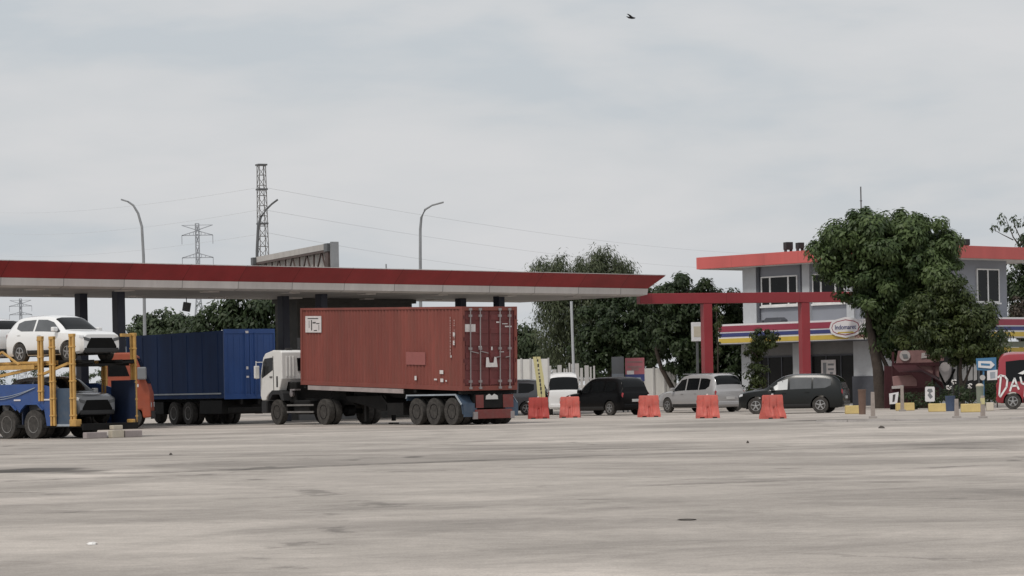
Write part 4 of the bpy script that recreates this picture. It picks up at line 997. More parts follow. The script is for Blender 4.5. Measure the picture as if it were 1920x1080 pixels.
# sign band (projects in front of both faces)
band = MB().box(*bx(-.4, 12.75, -.45, .94, 3.45, 4.52)).build('sign_band', M['sign_white'], sh)
MB().box(*bx(.96, 1.5, .94, 13.6, 3.45, 4.52)).build('sign_band', M['sign_white'], sh)
MB().box(*bx(-.42, .955, -.45, 13.6, 3.45, 4.52)).build('sign_band', M['sign_white'], sh)
for z0, z1, mt in ((4.10, 4.42, 'sign_red'), (3.83, 4.03, 'sign_blue'), (3.50, 3.74, 'sign_yellow')):
    MB().box(*bx(3.9 if mt != 'sign_yellow' else 3.55, 12.70, -.47, -.451, z0, z1)).build('band_stripe', M[mt], sh)
    MB().box(*bx(-.44, -.421, .3, 13.5, z0, z1)).build('band_stripe', M[mt], sh)
MB().box(*bx(-.35, 12.7, -.43, .9, 3.40, 3.449)).build('band_underside', M['wall_dark'], sh)
def text(body, size, mt, parent, x, z, y, sx=1.0, ext=.008):
    cu = bpy.data.curves.new('lettering', 'FONT'); cu.body = body; cu.size = size; cu.extrude = ext; cu.align_x = 'CENTER'; cu.align_y = 'CENTER'; cu.space_character = 1.0
    o = bpy.data.objects.new('lettering', cu); C.objects.link(o); bpy.context.view_layer.update()
    me = bpy.data.meshes.new_from_object(o.evaluated_get(bpy.context.evaluated_depsgraph_get())); bpy.data.objects.remove(o); bpy.data.curves.remove(cu)
    me.materials.clear(); me.materials.append(M[mt]); o = bpy.data.objects.new('lettering', me); C.objects.link(o)
    if parent: o.parent = parent
    o.location = (x, y, z); return o
# badge on the left face: local outward normal is +y (since e2 = -y), text reads right-to-left in x, so turn it by 180
def hexa(cx, cz, w, h): return [(cx-w*.62, cz-h*.78), (cx-w*.9, cz-h*.5), (cx-w, cz), (cx-w*.9, cz+h*.5), (cx-w*.62, cz+h*.78), (cx, cz+h), (cx+w*.62, cz+h*.78), (cx+w*.9, cz+h*.5), (cx+w, cz), (cx+w*.9, cz-h*.5), (cx+w*.62, cz-h*.78), (cx, cz-h)]
bcx = 3.65
MB().prism(hexa(bcx, 4.10, 1.10, .54), .48, .56).build('badge', M['sign_white'], sh)
MB().prism(hexa(bcx, 4.10, .95, .42), .561, .568).build('badge_ring', M['sign_red'], sh)
MB().prism(hexa(bcx, 4.10, .90, .37), .569, .575).build('badge_face', M['sign_white'], sh)
t_ = text('Indomaret', .34, 'sign_blue', sh, bcx, 4.11, .585); t_.rotation_euler = (R(90), 0, PI)
MB().prism([(bcx-.6, 3.80), (bcx+.55, 3.80), (bcx+.5, 3.87), (bcx-.5, 3.88)], .576, .58).build('badge_flash', M['sign_yellow'], sh)
t_ = text('POINT', .24, 'sign_red', sh, 2.75, 3.62, .48); t_.rotation_euler = (R(90), 0, PI)
MB().box(*bx(1.4, 3.5, -.465, -.452, 3.49, 3.75)).build('band_patch', M['cream'], sh)
# ground floor of the left face: pillars, glazing, lintel, white wall with a dark foot
MB().box(*bx(.94, 12.0, .90, .949, 2.75, 3.4)).build('lintel', M['kiosk_light'], sh)
for a0, a1 in ((11.35, 12.05), (7.3, 8.35), (.9, 4.15)):
    MB().box(*bx(a0, a1, .62, .945, 0 if a0 > 1 else 1.55, 3.39)).build('pillar', M['pillar'], sh)
MB().box(*bx(.85, 4.2, .55, .946, 0, 1.545)).build('wall_foot', M['wall_dark'], sh)
for a0, a1 in ((8.4, 11.3), (4.2, 7.25)):
    g = MB().box(*bx(a0, a1, .90, .945, .15, 2.74)).build('shopfront', M['dark_glass'], sh)
    q = MB()
    for k in range(4): x = a0 + (a1-a0)*k/3; q.box(*bx(x-.03, x+.03, .86, .90, .15, 2.74))
    q.box(*bx(a0, a1, .862, .90, 2.66, 2.74)); q.build('mullion', M['wall_dark'], g)
ps = MB().box(*bx(5.55, 6.55, .83, .858, 1.45, 2.45)).build('window_poster', M['sticker'], sh)
q = MB(); q.box(*bx(6.2, 6.42, .822, .829, 1.7, 2.3)); q.box(*bx(5.68, 6.08, .822, .829, 2.15, 2.25)); q.box(*bx(5.68, 6.08, .822, .829, 1.9, 2.0)); q.box(*bx(5.75, 5.95, .822, .829, 1.6, 1.8)); q.build('poster_print', M['poster_grey'], ps)
g = MB().box(*bx(.90, .945, 1.5, 9.3, .2, 2.9)).build('shopfront', M['dark_glass'], sh)
MB().box(*bx(.5, .899, 3.5, 13, 2.95, 3.25)).build('menu_board', M['bin_green'], sh)
MB().box(*bx(.48, .89, 3.5, 13, 2.7, 2.93)).build('menu_board', M['sign_yellow'], sh)

def onband(px, py, d): return ap(px, py, d)
ac = thing('air_conditioner', 'dark outdoor air conditioner unit sitting on the striped sign band', 'air conditioner', BC + Matrix.Rotation(BZ, 3, 'Z') @ Vector((8.9, .1, 4.52)), BZ)
MB().prism([(-.62, 0), (.62, 0), (.62, .14), (.45, .26), (-.4, .26), (-.62, .12)], -.3, .25).build('casing', M['wall_dark'], ac, bevel=.02)
MB().box(.75, 1.15, -.2, .2, 0, .14).build('foot', M['wall_dark'], ac)
lb = thing('light_box_sign', 'white light box sign at the left end of the sign band, behind the red post', 'sign', ap(1307, 640, 147), R(8))
MB().box(-.30, .30, -.12, .12, .0, 1.05).build('box', M['sign_white'], lb, bevel=.02)
MB().box(-.2, .22, -.135, -.121, .25, .82).build('panel', M['cream'], lb)
MB().box(-.06, .06, -.06, .06, -2.5, .0).build('support', M['steel_dark'], lb)

def roof_at(px): 
    return None
def roofbox(px, wpx, hpx, d, label, legs):
    p = ap(px, 474 if px < 1600 else 468, d); p.z = 8.27
    t = thing('roof_speaker', label, 'loudspeaker', p, R(20)); w = wpx*d/F/2; h = hpx*d/F
    MB().box(-w, w, -.2, .2, .14 if legs else .04, h).build('box', M['plastic'], t, bevel=.02)
    q = MB()
    for x in (-w*.8, w*.8): q.box(x-.03, x+.03, -.12, .12, 0, .16)
    q.build('leg', M['plastic'], t)
roofbox(1478, 14, 19, 143, 'black loudspeaker on short legs on the coral roof edge', True)
roofbox(1500, 12, 16, 142, 'second black box on the coral roof, half behind the mango tree crown', True)
roofbox(1806, 22, 13, 140, 'flat black box on the coral roof right of the mango tree', False)
ra = thing('roof_antenna', 'thin antenna mast standing on the shop roof above the mango tree', 'antenna', Vector((at(1622, 141).x, 141, 8.27)), 0)
MB().tube([(0, 0, 0), (0, 0, 3.3)], .035, 6).build('mast', M['steel_dark'], ra); MB().tube([(-.06, 0, 2.55), (.06, 0, 2.55)], .03, 6).build('bracket', M['steel_dark'], ra)

# ------------------------------------------------------------------ lamps, masts, pylons, wires
def lamp(px_base, top, tip, d, label, mt='steel'):
    """pole foot column, arm start pixel (bend), arm tip pixel"""
    b = at(px_base, d); t = thing('street_lamp', label, 'street lamp', b, 0, 'street lamps behind the station'); P = lambda q: ap(q[0], q[1], d) - b
    tp = [P(q) for q in top]; q = MB(); n = len(tp)
    q.tube([Vector((0, 0, 0)), tp[0] * .5 + Vector((0, 0, tp[0].z * 0))] if False else [Vector((0, 0, 0)), Vector((tp[0].x*.5, 0, tp[0].z*.5))] + tp, [.13, .115] + [.10 - .05*i/n for i in range(n)], 8)
    q.build('pole', M[mt], t, smooth=40)
    a, c = tp[-1], P(tip); MB().bar(a, c, .26, .10).build('lamp_head', M['steel_dark'] if mt == 'steel_dark' else M[mt], t, bevel=.02)
lamp(274, [(269, 480), (266, 425), (259, 400), (250, 385), (240, 378)], (227, 374), 172, 'tall curved lamp post bending left above the left end of the canopy')
lamp(481, [(482, 470), (484, 425), (489, 407), (500, 392), (509, 383)], (521, 374), 172, 'curved lamp post bending right in front of the lattice mast', 'steel_dark')
lamp(790, [(788, 480), (788, 430), (790, 408), (797, 393), (810, 385)], (832, 379), 172, 'curved lamp post bending right above the middle of the canopy')
wp = thing('white_pole', 'thin white pole in front of the dark trees right of the container', 'pole', at(1078, 147), 0); MB().tube([(0, 0, 0), (-.08, 0, 6.0)], .075, 8).build('shaft', M['pillar'], wp, smooth=40)
ma = thing('thin_mast', 'thin short mast rising just above the middle of the canopy', 'mast', at(733, 165), 0); MB().tube([(0, 0, 0), (-.12, 0, 9.1)], .045, 6).build('shaft', M['steel'], ma)

def lattice(name, label, px, d, top_py, w0, w1, mt, n, r):
    b = at(px, d); hz = ap(px, top_py, d).z; t = thing(name, label, 'mast', b, R(25)); q = MB(); h = MB()
    def cs(i): f = i/n; w = w0 + (w1-w0)*f; z = hz*f; return [Vector((sx*w/2, sy*w/2, z)) for sx, sy in ((-1, -1), (1, -1), (1, 1), (-1, 1))]
    a, c = cs(0), cs(n)
    for k in range(4): q.bar(a[k], c[k], r*1.6)
    for i in range(n):
        p, s = cs(i), cs(i+1)
        for k in range(4):
            h.bar(p[k], s[(k+1) % 4], r); h.bar(s[k], s[(k+1) % 4], r)
    q.build('legs', M[mt], t); h.build('bracing', M[mt], t)
    return t, hz
lt, hz = lattice('lattice_mast', 'square steel lattice mast rising high behind the billboard frame', 499, 200, 309, .95, .50, 'mast_grey', 24, .032)
q = MB()
for z in (hz*.60, hz*.76, hz*.90, hz): q.box(-.36, .36, -.36, .36, z-.06, z+.06)
q.build('ring', M['steel_dark'], lt)

def pylon(label, px, d, top_py, arms, r):
    """arms: (py, half width px, kind)"""
    b = at(px, d); hz = ap(px, top_py, d).z; t = thing('power_pylon', label, 'pylon', b, 0, 'power pylons in the distance'); s = F/d; q = MB(); n = 16
    def w(z): return max(.9, 5.5*(1 - z/(hz*.72))) if z < hz*.72 else .9
    for i in range(n):
        z0, z1 = hz*i/n, hz*(i+1)/n; a, c = w(z0)/2, w(z1)/2
        for sx, sy in ((-1, -1), (1, -1), (1, 1), (-1, 1)): q.bar((sx*a, sy*a, z0), (sx*c, sy*c, z1), r*1.5)
        for sy in (-1, 1): q.bar((-a, sy*a, z0), (c, sy*c, z1), r); q.bar((a, sy*a, z0), (-c, sy*c, z1), r); q.bar((-c, sy*c, z1), (c, sy*c, z1), r)
    q.build('tower', M['pylon'], t)
    tips = []
    for py, hw, kind in arms:
        z = ap(px, py, d).z; W2 = hw/s; q = MB(); ins = MB()
        for sx in (-1, 1):
            if kind == 'v':
                q.bar((0, 0, z-W2*.33), (sx*W2, 0, z), r*1.5); q.bar((0, 0, z+.0), (sx*W2, 0, z), r); tips.append((sx*W2, z))
            else:
                q.bar((0, 0, z+1.2), (sx*W2, 0, z), r*1.5); q.bar((0, 0, z), (sx*W2, 0, z), r*1.5); tips.append((sx*W2, z-2.3))
                for k in range(3): q.bar((sx*W2*(k+1)/4, 0, z), (sx*W2*(k+1)/4, 0, z+1.2*(1-(k+1)/4)), r)
                ins.bar((sx*W2, 0, z), (sx*W2, 0, z-2.3), .16)
        q.build('crossarm', M['pylon'], t)
        if ins.v: ins.build('insulator', M['pylon'], t)
    return b, tips
pb, tips = pylon('grey power pylon with paired arms behind the canopy, left of the lattice mast', 376, 700, 419, [(422, 29, 'v'), (441, 29, 'a'), (483, 29, 'a'), (525, 29, 'a')], .13)
pb2, tips2 = pylon('faint small power pylon far off above the white cars at the left', 42, 1150, 560, [(563, 20, 'v'), (574, 21, 'a'), (590, 21, 'a')], .16)
def wire(name, label, p0, p1, sag, r, group):
    q = MB(); q.tube([p0.lerp(p1, i/24) - Vector((0, 0, 4*sag*(i/24)*(1-i/24))) for i in range(25)], r, 5)
    return tag(q.build(name, M['wire']), label, 'power line', group)
G_ = 'power lines across the sky'
for i, (py, pm, sg) in enumerate(((392, 350, 1.2), (428, 392, 1.4), (472, 438, 1.2))):
    wire('power_line', ['topmost thin power line at the left, running up to the lattice mast', 'middle thin power line at the left, running up to the lattice mast', 'lowest thin power line at the left, running up to the lattice mast'][i], ap(-80, py, 420), ap(494, pm, 200.3), sg, .011, G_)
for i, (pm, px, py, sg) in enumerate(((352, 1560, 478, 1.5), (394, 1500, 505, 1.4), (436, 1240, 520, 1.2))):
    wire('power_line', ['topmost thin power line falling from the lattice mast to the right', 'middle thin power line falling from the lattice mast to the right', 'lowest thin power line falling from the lattice mast to the right'][i], ap(499, pm, 200.3), ap(px, py, 430), sg, .011, G_)

# billboard seen from behind, rising above the canopy
d0, d1 = 165, 150
A0, A1 = ap(476, 505, d0), ap(622, 505, d1); A0.z = A1.z = 0; dv2 = A1 - A0; bl = dv2.length
bb = thing('billboard_frame', 'back of a billboard with brown steel trusses standing behind the canopy', 'billboard', A0, math.atan2(dv2.y, dv2.x))
ht = ap(612, 463, d1).z; hl = ap(480, 474, d0).z; ht = (ht+hl)/2
MB().box(.3, bl-.2, .32, .42, ht-2.6, ht).build('panel_back', M['board_back'], bb)
MB().box(.2, bl-.6, .02, .22, ht-.36, ht-.02).build('top_beam', M['board_back'], bb)
q = MB()
for k in range(6):
    x = .8 + (bl-1.6)*k/5; q.bar((x, .1, ht-2.6), (x, .1, ht-.4), .09)
    if k < 5:
        xn = .8 + (bl-1.6)*(k+1)/5; xm = (x+xn)/2; q.bar((x, .1, ht-2.2), (xm, .1, ht-.4), .08); q.bar((xm, .1, ht-.4), (xn, .1, ht-2.2), .08)
q.bar((.2, .06, ht-.44), (bl-.3, .06, ht-.44), .12)
q.build('truss', M['frame_brown'], bb)
for x, w in ((.1, .4), (bl-.75, .55)):
    q = MB(); q.box(x, x+w, -.15, .25, 0, ht-.12); q.build('post', M['frame_brown'], bb)
    MB().box(x-.06, x+w+.06, -.2, .28, ht-.5, ht-.05).build('post_cap', M['steel_dark'], bb)
MB().box(bl-.08, bl+.12, -.05, .4, ht-2.6, ht+.02).build('edge_frame', M['steel'], bb)

# ------------------------------------------------------------------ perimeter wall, boards
def wallseg(name, label, cat, pxa, pxb, d, h, mt, posts=0):
    a, b_ = at(pxa, d), at(pxb, d); t = thing(name, label, cat, a, 0); L2 = (b_ - a).length
    MB().box(0, L2, 0, .15, 0, h).build('panel', M[mt], t)
    if posts:
        q = MB()
        for k in range(posts+1): x = L2*k/posts; q.box(x-.05, x+.05, -.06, -.002, 0, h+.06)
        q.build('rib', M['fence_pale'], t)
    return t
wallseg('site_wall', 'bright white site wall panel right of the red container', 'wall', 945, 1030, 156, 2.95, 'fence_white', 5)
wallseg('site_wall', 'white wall panel with a sloping top beside the red and blue poster board', 'wall', 1206, 1268, 152, 2.25, 'fence_white', 3)
pf = thing('picket_fence', 'white paling fence with uneven gaps behind the white van', 'fence', at(1030, 154), 0)
x = 0
q = MB()
while x < 2.7:
    w = random.choice((.10, .16, .24)); q.box(x, x+w, 0, .06, .0, 2.55+random.uniform(-.25, .15)); x += w + random.choice((.04, .06, .10))
q.box(0, 2.8, .058, .1, .4, .55); q.box(0, 2.8, .058, .1, 1.6, 1.75); q.build('palings', M['fence_pale'], pf)
wallseg('low_wall', 'pale grey low wall far behind the trucks under the canopy', 'wall', 235, 985, 205, 1.5, 'fence_pale', 18)
def board(name, label, cat, px, py0, py1, wpx, d, mt, extra=()):
    b = at(px, d); z1 = ap(px, py0, d).z; z0 = ap(px, py1, d).z; w = wpx*d/F/2; t = thing(name, label, cat, b, 0)
    MB().box(-w, w, 0, .06, z0, z1).build('panel', M[mt], t, bevel=.01)
    q = MB()
    for x in (-w*.8, w*.8): q.box(x-.04, x+.04, .061, .13, 0, z1-.05)
    q.build('leg', M['steel_dark'], t)
    for k, (x0_, x1_, f0, f1, m_) in enumerate(extra):
        MB().box(-w+2*w*x0_, -w+2*w*x1_, -.006-.003*k, -.001, z0+(z1-z0)*f0, z0+(z1-z0)*f1).build('print', M[m_], t)
    return t
board('poster_board', 'red poster board with pale shapes and a blue foot, between the black and silver minivans', 'notice board', 1192, 671, 715, 36, 131, 'poster_red',
      [(0, 1, 0, .30, 'sign_blue'), (.08, .45, .30, .46, 'sticker'), (.12, .85, .58, .66, 'stall_pink'), (.3, .7, .46, .56, 'stall_pink'), (.1, .9, .8, .86, 'stall_pink'), (.25, .8, .08, .16, 'pale_blue')])
board('grey_board', 'plain grey board with a paler lower panel, left of the red poster board', 'notice board', 1160, 669, 712, 23, 132, 'poster_grey', [(0, 1, 0, .26, 'pale_blue')])

# ------------------------------------------------------------------ road barriers
def barrier(parent, mt):
    zs = [(0, .50, .30), (.09, .50, .30), (.13, .495, .29), (.40, .475, .13), (.46, .47, .11), (.52, .468, .105), (.86, .455, .09), (.90, .43, .07)]
    xs = np.linspace(-1, 1, 33); vs = []; fs = []; n = 2*len(xs)
    def dep(u, z): 
        g = 0
        for c in (-.4, .4):
            if abs(u - c) < .09 and   .1 < z < .8: g = .035
        if abs(u) < .1 and z < .44: g = .05
        return g
    for z, hx, hy in zs:
        f = [(hx*u, -(hy - dep(u, z)), z) for u in xs]; b_ = [(hx*u, hy - dep(u, z), z) for u in reversed(xs)]; vs += f + b_
    for i in range(len(zs)-1):
        for k in range(n): fs.append((i*n+k, i*n+(k+1) % n, (i+1)*n+(k+1) % n, (i+1)*n+k))
    fs.append(tuple(range(n))); fs.append(tuple(range((len(zs)-1)*n, len(zs)*n)))
    MB().add(vs, fs).build('body', M[mt], parent, smooth=35)
    q = MB()
    for x in (-.28, .28): q.box(x-.10, x+.10, -.303, .303, .0, .045)
    q.build('fork_slot', M['black'], parent)
    MB().lathe([(.05, 0), (.05, .04), (.03, .05)], (0, 0, .895), 'z', 12).build('fill_cap', M['sticker'], parent)
    q = MB()
    for sx in (-1, 1): q.box(*sorted((sx*.40, sx*.49)), -.04, .04, .60, .70)
    q.build('coupling_lug', M[mt], parent)
GB = 'red plastic road barriers in a row'
for px, py, mt, rz, lab in ((1010, 785, 'barrier_dark', 4, 'dull red plastic road barrier with a yellow plank stuck in it'), (1069, 783, 'barrier', -6, 'red plastic road barrier in front of the white van'), (1217, 782, 'barrier', 8, 'red plastic road barrier between the black minivan and the silver minivan'),
                        (1327, 784, 'barrier', 3, 'red plastic road barrier in front of the silver minivan'), (1449, 785, 'barrier', 22, 'turned pale red plastic road barrier in front of the charcoal crossover')):
    t = thing('road_barrier', lab, 'barrier', gp(px, py), R(rz), GB); barrier(t, mt)
    t.scale = (.85, .95, .98) if px > 1400 else (.88, .95, 1.0)
yp = thing('yellow_plank', 'pair of yellow warning planks with dark marks, leaning up out of the dull red barrier', 'warning sign', gp(1010, 785) + Vector((.08, 0, 0)), 0)
for k, pts in enumerate(([(-.02, .85), (-.08, 1.7), (-.20, 2.62)], [(.15, .85), (.10, 1.7), (-.03, 2.62)])):
    q = MB()
    for (x, z), (x2, z2) in zip(pts, pts[1:]): q.add([(x-.075, 0, z), (x+.075, 0, z), (x2+.075, 0, z2), (x2-.075, 0, z2), (x-.075, .03, z), (x+.075, .03, z), (x2+.075, .03, z2), (x2-.075, .03, z2)], [(0, 1, 2, 3), (7, 6, 5, 4), (0, 4, 5, 1), (2, 6, 7, 3), (1, 5, 6, 2), (0, 3, 7, 4)])
    q.build('plank', M['yellow'], yp)
q = MB(); z = 1.05
while z < 2.5:
    xx = .05 - (z-.95)*.095; h = random.choice((.06, .1, .14)); q.box(xx-.02, xx+.045, -.008, -.002, z, z+h); z += h + random.choice((.05, .09))
q.build('marks', M['ink'], yp)

# ------------------------------------------------------------------ island on the right: kerb, stops, bollards
k0, k1 = gp(1530, 792), gp(1990, 784)
kb = MB(); dvk = k1 - k0; e = dvk.normalized(); n_ = Vector((-e.y, e.x, 0)); s = 0; kk = 0
while s < dvk.length:
    l2 = random.uniform(1.0, 1.6)
    a = k0 + e*s; b_ = k0 + e*min(s+l2, dvk.length); hgt = .06 + random.uniform(-.012, .006)
    kb.add([a, b_, b_ + n_*.32, a + n_*.32] + [p + Vector((0, 0, hgt)) for p in (a + n_*.03, b_ + n_*.03, b_ + n_*.32, a + n_*.32)], [(0, 1, 5, 4), (1, 2, 6, 5), (2, 3, 7, 6), (3, 0, 4, 7), (4, 5, 6, 7)])
    s += l2 + .012 + (random.uniform(.5, 1.4) if kk in (3, 6) else 0); kk += 1
tag(kb.build('kerb', M['kerb'], bevel=.012), kind='structure')
GS = 'yellow concrete wheel stops under the trees'
for px, py, wpx, lab in ((1600, 776, 30, 'yellow wheel stop beside the tail of the charcoal crossover'), (1697, 770, 34, 'yellow wheel stop in front of the mango tree trunk and sandwich board'), (1757, 772, 32, 'yellow wheel stop left of the blue bin'), (1821, 773, 38, 'wide yellow wheel stop between the blue bin and the green bin'), (1856, 770, 13, 'short pale block right of the green bin')):
    p = gp(px, py); w = wpx*p.y/F/2; t = thing('wheel_stop', lab, 'wheel stop', p, R(random.uniform(-4, 4)), GS)
    MB().prism([(-.18, 0), (.18, 0), (.14, .34), (-.14, .34)], -w, w, 'x').build('block', M['stop_yellow' if wpx > 20 else 'cream'], t, bevel=.03)
GP = 'slim concrete bollard posts along the kerb'
for px, py, top, lab in ((1637, 784, 735, 'slim grey bollard post in front of the mango tree trunk'), (1692, 771, 724, 'short rusty post behind the second yellow wheel stop'), (1794, 784, 748, 'pale bollard post right of the blue bin'), (1843, 784, 742, 'pale bollard post with a yellow top right of the green bin')):
    p = gp(px, py); h = ap(px, top, p.y).z; t = thing('bollard', lab, 'bollard', p, R(5), GP)
    MB().prism([(-.075, 0), (.075, 0), (.055, h), (-.055, h)], -.06, .06).build('shaft', M['post_conc'], t, bevel=.012)
    MB().box(-.13, .13, -.12, .12, 0, .07).build('foot', M['concrete'], t, bevel=.01)
    if px == 1843: MB().box(-.06, .06, -.065, .065, h*.62, h*.9).build('yellow_band', M['yellow'], t)

# ------------------------------------------------------------------ food stall under the trees
sp = at(1715, 124); st = thing('food_stall', 'maroon food stall with a sloping awning and pinkish sign fascia under the trees', 'stall', sp, R(4))
def sl(px, py, d=124): v = ap(px, py, d) - sp; return v
def poly(pts, d0_, d1_, name, mt, bevel=0):
    return MB().prism([(sl(*p).x, sl(*p).z) for p in pts], d0_, d1_).build(name, M[mt], st, bevel=bevel)
poly([(1684, 658), (1760, 655), (1760, 679), (1680, 681)], -.02, .06, 'fascia', 'stall_pink')
poly([(1672, 681), (1762, 679), (1762, 686), (1672, 686)], -.05, .10, 'beam', 'maroon')
a = [sl(1672, 684), sl(1716, 684), sl(1752, 703), sl(1756, 716)]
q = MB(); q.add([(p.x, -.0, p.z) for p in a] + [(p.x, -1.6, p.z-.35) for p in a], [(0, 1, 5, 4), (1, 2, 6, 5), (2, 3, 7, 6)]); o = q.build('awning', M['maroon'], st); m_ = o.modifiers.new('thick', 'SOLIDIFY'); m_.thickness = .03
poly([(1718, 684), (1762, 682), (1762, 708), (1752, 702)], .061, .1, 'side_sign', 'stall_pink')
for cx, cy, rr in ((1696, 667, 10), (1772, 688, 9)):
    c = sl(cx, cy); MB().lathe([(rr*124/F, -.03), (rr*124/F, .03)], (c.x, -.055, c.z), 'y', 20).build('round_sign', M['stall_white'], st)
poly([(1690, 664), (1700, 664), (1702, 672), (1693, 672)], -.10, -.09, 'sign_figure', 'poster_grey')
poly([(1728, 662), (1745, 660), (1744, 664), (1732, 666), (1744, 670), (1727, 672)], -.05, -.03, 'sign_letter', 'stall_white')
poly([(1752, 660), (1768, 656), (1770, 676), (1752, 678)], -.08, -.05, 'white_sign', 'stall_pink')
poly([(1668, 706), (1704, 702), (1714, 712), (1714, 724), (1670, 724)], -.6, -.45, 'counter_sign', 'stall_pink', .03)
poly([(1668, 724), (1688, 722), (1688, 728), (1668, 729)], -.7, -.4, 'counter_ledge', 'stall_white')
poly([(1668, 729), (1758, 726), (1758, 770), (1668, 770)], -.35, -.1, 'counter', 'maroon')
poly([(1668, 686), (1758, 686), (1758, 770), (1668, 770)], 1.2, 1.3, 'back_wall', 'maroon')
for px in (1674, 1752): poly([(px-2, 660), (px+2, 660), (px+2, 770), (px-2, 770)], -.02, .06, 'stall_post', 'maroon')
fr = thing('banner_stand', 'pale cafe banners hung on a dark frame right of the maroon stall', 'banner', at(1800, 126), 0)
def fpoly(pts, y0, y1, name, mt):
    b0 = fr.location
    MB().prism([((ap(*p, 126) - b0).x, (ap(*p, 126) - b0).z) for p in pts], y0, y1).build(name, M[mt], fr)
fpoly([(1760, 688), (1784, 676), (1784, 704), (1772, 718), (1762, 718)], 0, .03, 'banner', 'stall_white')
for a, b_ in ((1788, 1794), (1804, 1812), (1815, 1824), (1826, 1832)): fpoly([(a, 672+random.randint(0, 8)), (b_, 668+random.randint(0, 8)), (b_, 712), (a, 714)], .02, .04, 'banner', 'fence_pale')
for px in (1786, 1800, 1836): fpoly([(px-1.5, 672), (px+1.5, 672), (px+1.5, 770), (px-1.5, 770)], .05, .10, 'pole', 'steel_dark')
q = MB(); b0 = fr.location
for p0, p1 in (((1756, 690), (1772, 722)), ((1790, 692), (1776, 722))): q.bar(ap(*p0, 126) - b0 + Vector((0, -.05, 0)), ap(*p1, 126) - b0 + Vector((0, -.05, 0)), .09)
q.build('brace', M['black'], fr)
ds = thing('direction_sign', 'white arrow-shaped direction sign with blue lettering on a blue post, left of the red van', 'sign', at(1850, 118), 0)
c0 = ds.location
def dpoly(pts, y0, y1, name, mt):
    return MB().prism([((ap(*p, 118) - c0).x, (ap(*p, 118) - c0).z) for p in pts], y0, y1).build(name, M[mt], ds)
dpoly([(1834, 677), (1858, 677), (1865, 684), (1858, 691), (1834, 689)], -.03, .0, 'arrow_panel', 'sign_white')
dpoly([(1839, 681), (1856, 682), (1856, 686), (1839, 685)], -.036, -.031, 'lettering', 'signblue')
dpoly([(1830, 672), (1868, 670), (1868, 696), (1832, 694)], .01, .04, 'back_panel', 'signblue')
dpoly([(1843, 690), (1846, 690), (1846, 768), (1843, 768)], .041, .08, 'post', 'signblue')
dpoly([(1851, 695), (1872, 693), (1871, 712), (1851, 713)], .0, .03, 'lower_panel', 'sign_white')
dpoly([(1856, 698), (1866, 697), (1866, 709), (1857, 710)], -.006, -.001, 'lower_print', 'pale_blue')
MB().lathe([(.12, -.02), (.12, .02)], ((ap(1842, 708, 118) - c0).x, -.03, (ap(1842, 708, 118) - c0).z), 'y', 16).build('round_panel', M['fence_pale'], ds)
nb = thing('notice_sign', 'white upright notice with a grey figure on a thin post among the hedge', 'sign', at(1743, 116), 0); c0 = nb.location
def npoly(pts, y0, y1, name, mt): return MB().prism([((ap(*p, 116) - c0).x, (ap(*p, 116) - c0).z) for p in pts], y0, y1).build(name, M[mt], nb)
npoly([(1734.5, 727), (1736, 725), (1751, 725), (1752.5, 727), (1752.5, 751), (1751, 753), (1736, 753), (1734.5, 751)], -.02, .0, 'panel', 'sign_white')
npoly([(1740, 729), (1747, 729), (1749, 734), (1744, 737), (1749, 744), (1744, 748), (1739, 741), (1742, 736), (1738, 733)], -.026, -.021, 'figure', 'poster_grey')
npoly([(1742, 753), (1745, 753), (1745, 772), (1742, 772)], .0, .04, 'post', 'steel_dark')
sb = thing('sandwich_board', 'small black and white sandwich board at the foot of the mango tree', 'sign', at(1676, 117), 0); c0 = sb.location
def spoly(pts, y0, y1, name, mt): return MB().prism([((ap(*p, 117) - c0).x, (ap(*p, 117) - c0).z) for p in pts], y0, y1).build(name, M[mt], sb)
spoly([(1667, 738), (1685, 735), (1682, 757), (1668, 758)], -.02, .0, 'panel', 'sign_white')
spoly([(1674, 740), (1679, 739), (1677, 753), (1673, 754)], -.026, -.021, 'print', 'ink')
spoly([(1670, 758), (1680, 757), (1680, 768), (1670, 768)], .0, .2, 'leg', 'black')
def bin_(name, label, px, top, base_py, wpx, mt, lid):
    p = gp(px, base_py); h = ap(px, top, p.y).z; w = wpx*p.y/F/2; t = thing(name, label, 'bin', p, 0)
    MB().lathe([(w*.82, 0), (w*.9, h*.3), (w, h*.9), (w*1.04, h*.92), (w*1.04, h*.96)], (0, 0, 0), 'z', 20).build('drum', M[mt], t, smooth=40)
    if lid: MB().lathe([(w*1.08, h*.96), (w*1.0, h*1.02), (w*.4, h*1.06)], (0, 0, 0), 'z', 20).build('lid', M[lid], t, smooth=40)
bin_('litter_bin', 'slate blue litter drum between two yellow wheel stops', 1782, 741, 771, 19, 'bin_blue', None)
bin_('litter_bin', 'grey green litter bin on the island left of the direction sign', 1838, 722, 772, 14, 'bin_green', 'cream')
bin_('litter_bin', 'brown barrel standing by the slim bollard left of the mango tree', 1617, 728, 777, 15, 'brown', None)

# ------------------------------------------------------------------ bird
bp_ = ap(1183, 33, 75)
bd = MB()
bd.tube([(-.13, 0, .03), (-.06, 0, .0), (.03, 0, -.005), (.10, 0, -.01), (.13, 0, -.005)], [.008, .026, .036, .022, .006], 8)
bird = bd.build('bird', M['feather'], smooth=60, loc=bp_); tag(bird, 'small black bird flying high in the grey sky', 'bird')
for sy in (-1, 1):
    w = MB().add([(-.03, sy*.02, .01), (.06, sy*.02, .005), (.02, sy*.13, .05), (-.05, sy*.12, .045), (-.09, sy*.22, .075), (-.04, sy*.22, .075)], [(0, 1, 2, 3), (3, 2, 5, 4)])
    w.build('wing', M['feather'], bird)
bird.rotation_euler = (0, R(4), R(-12))

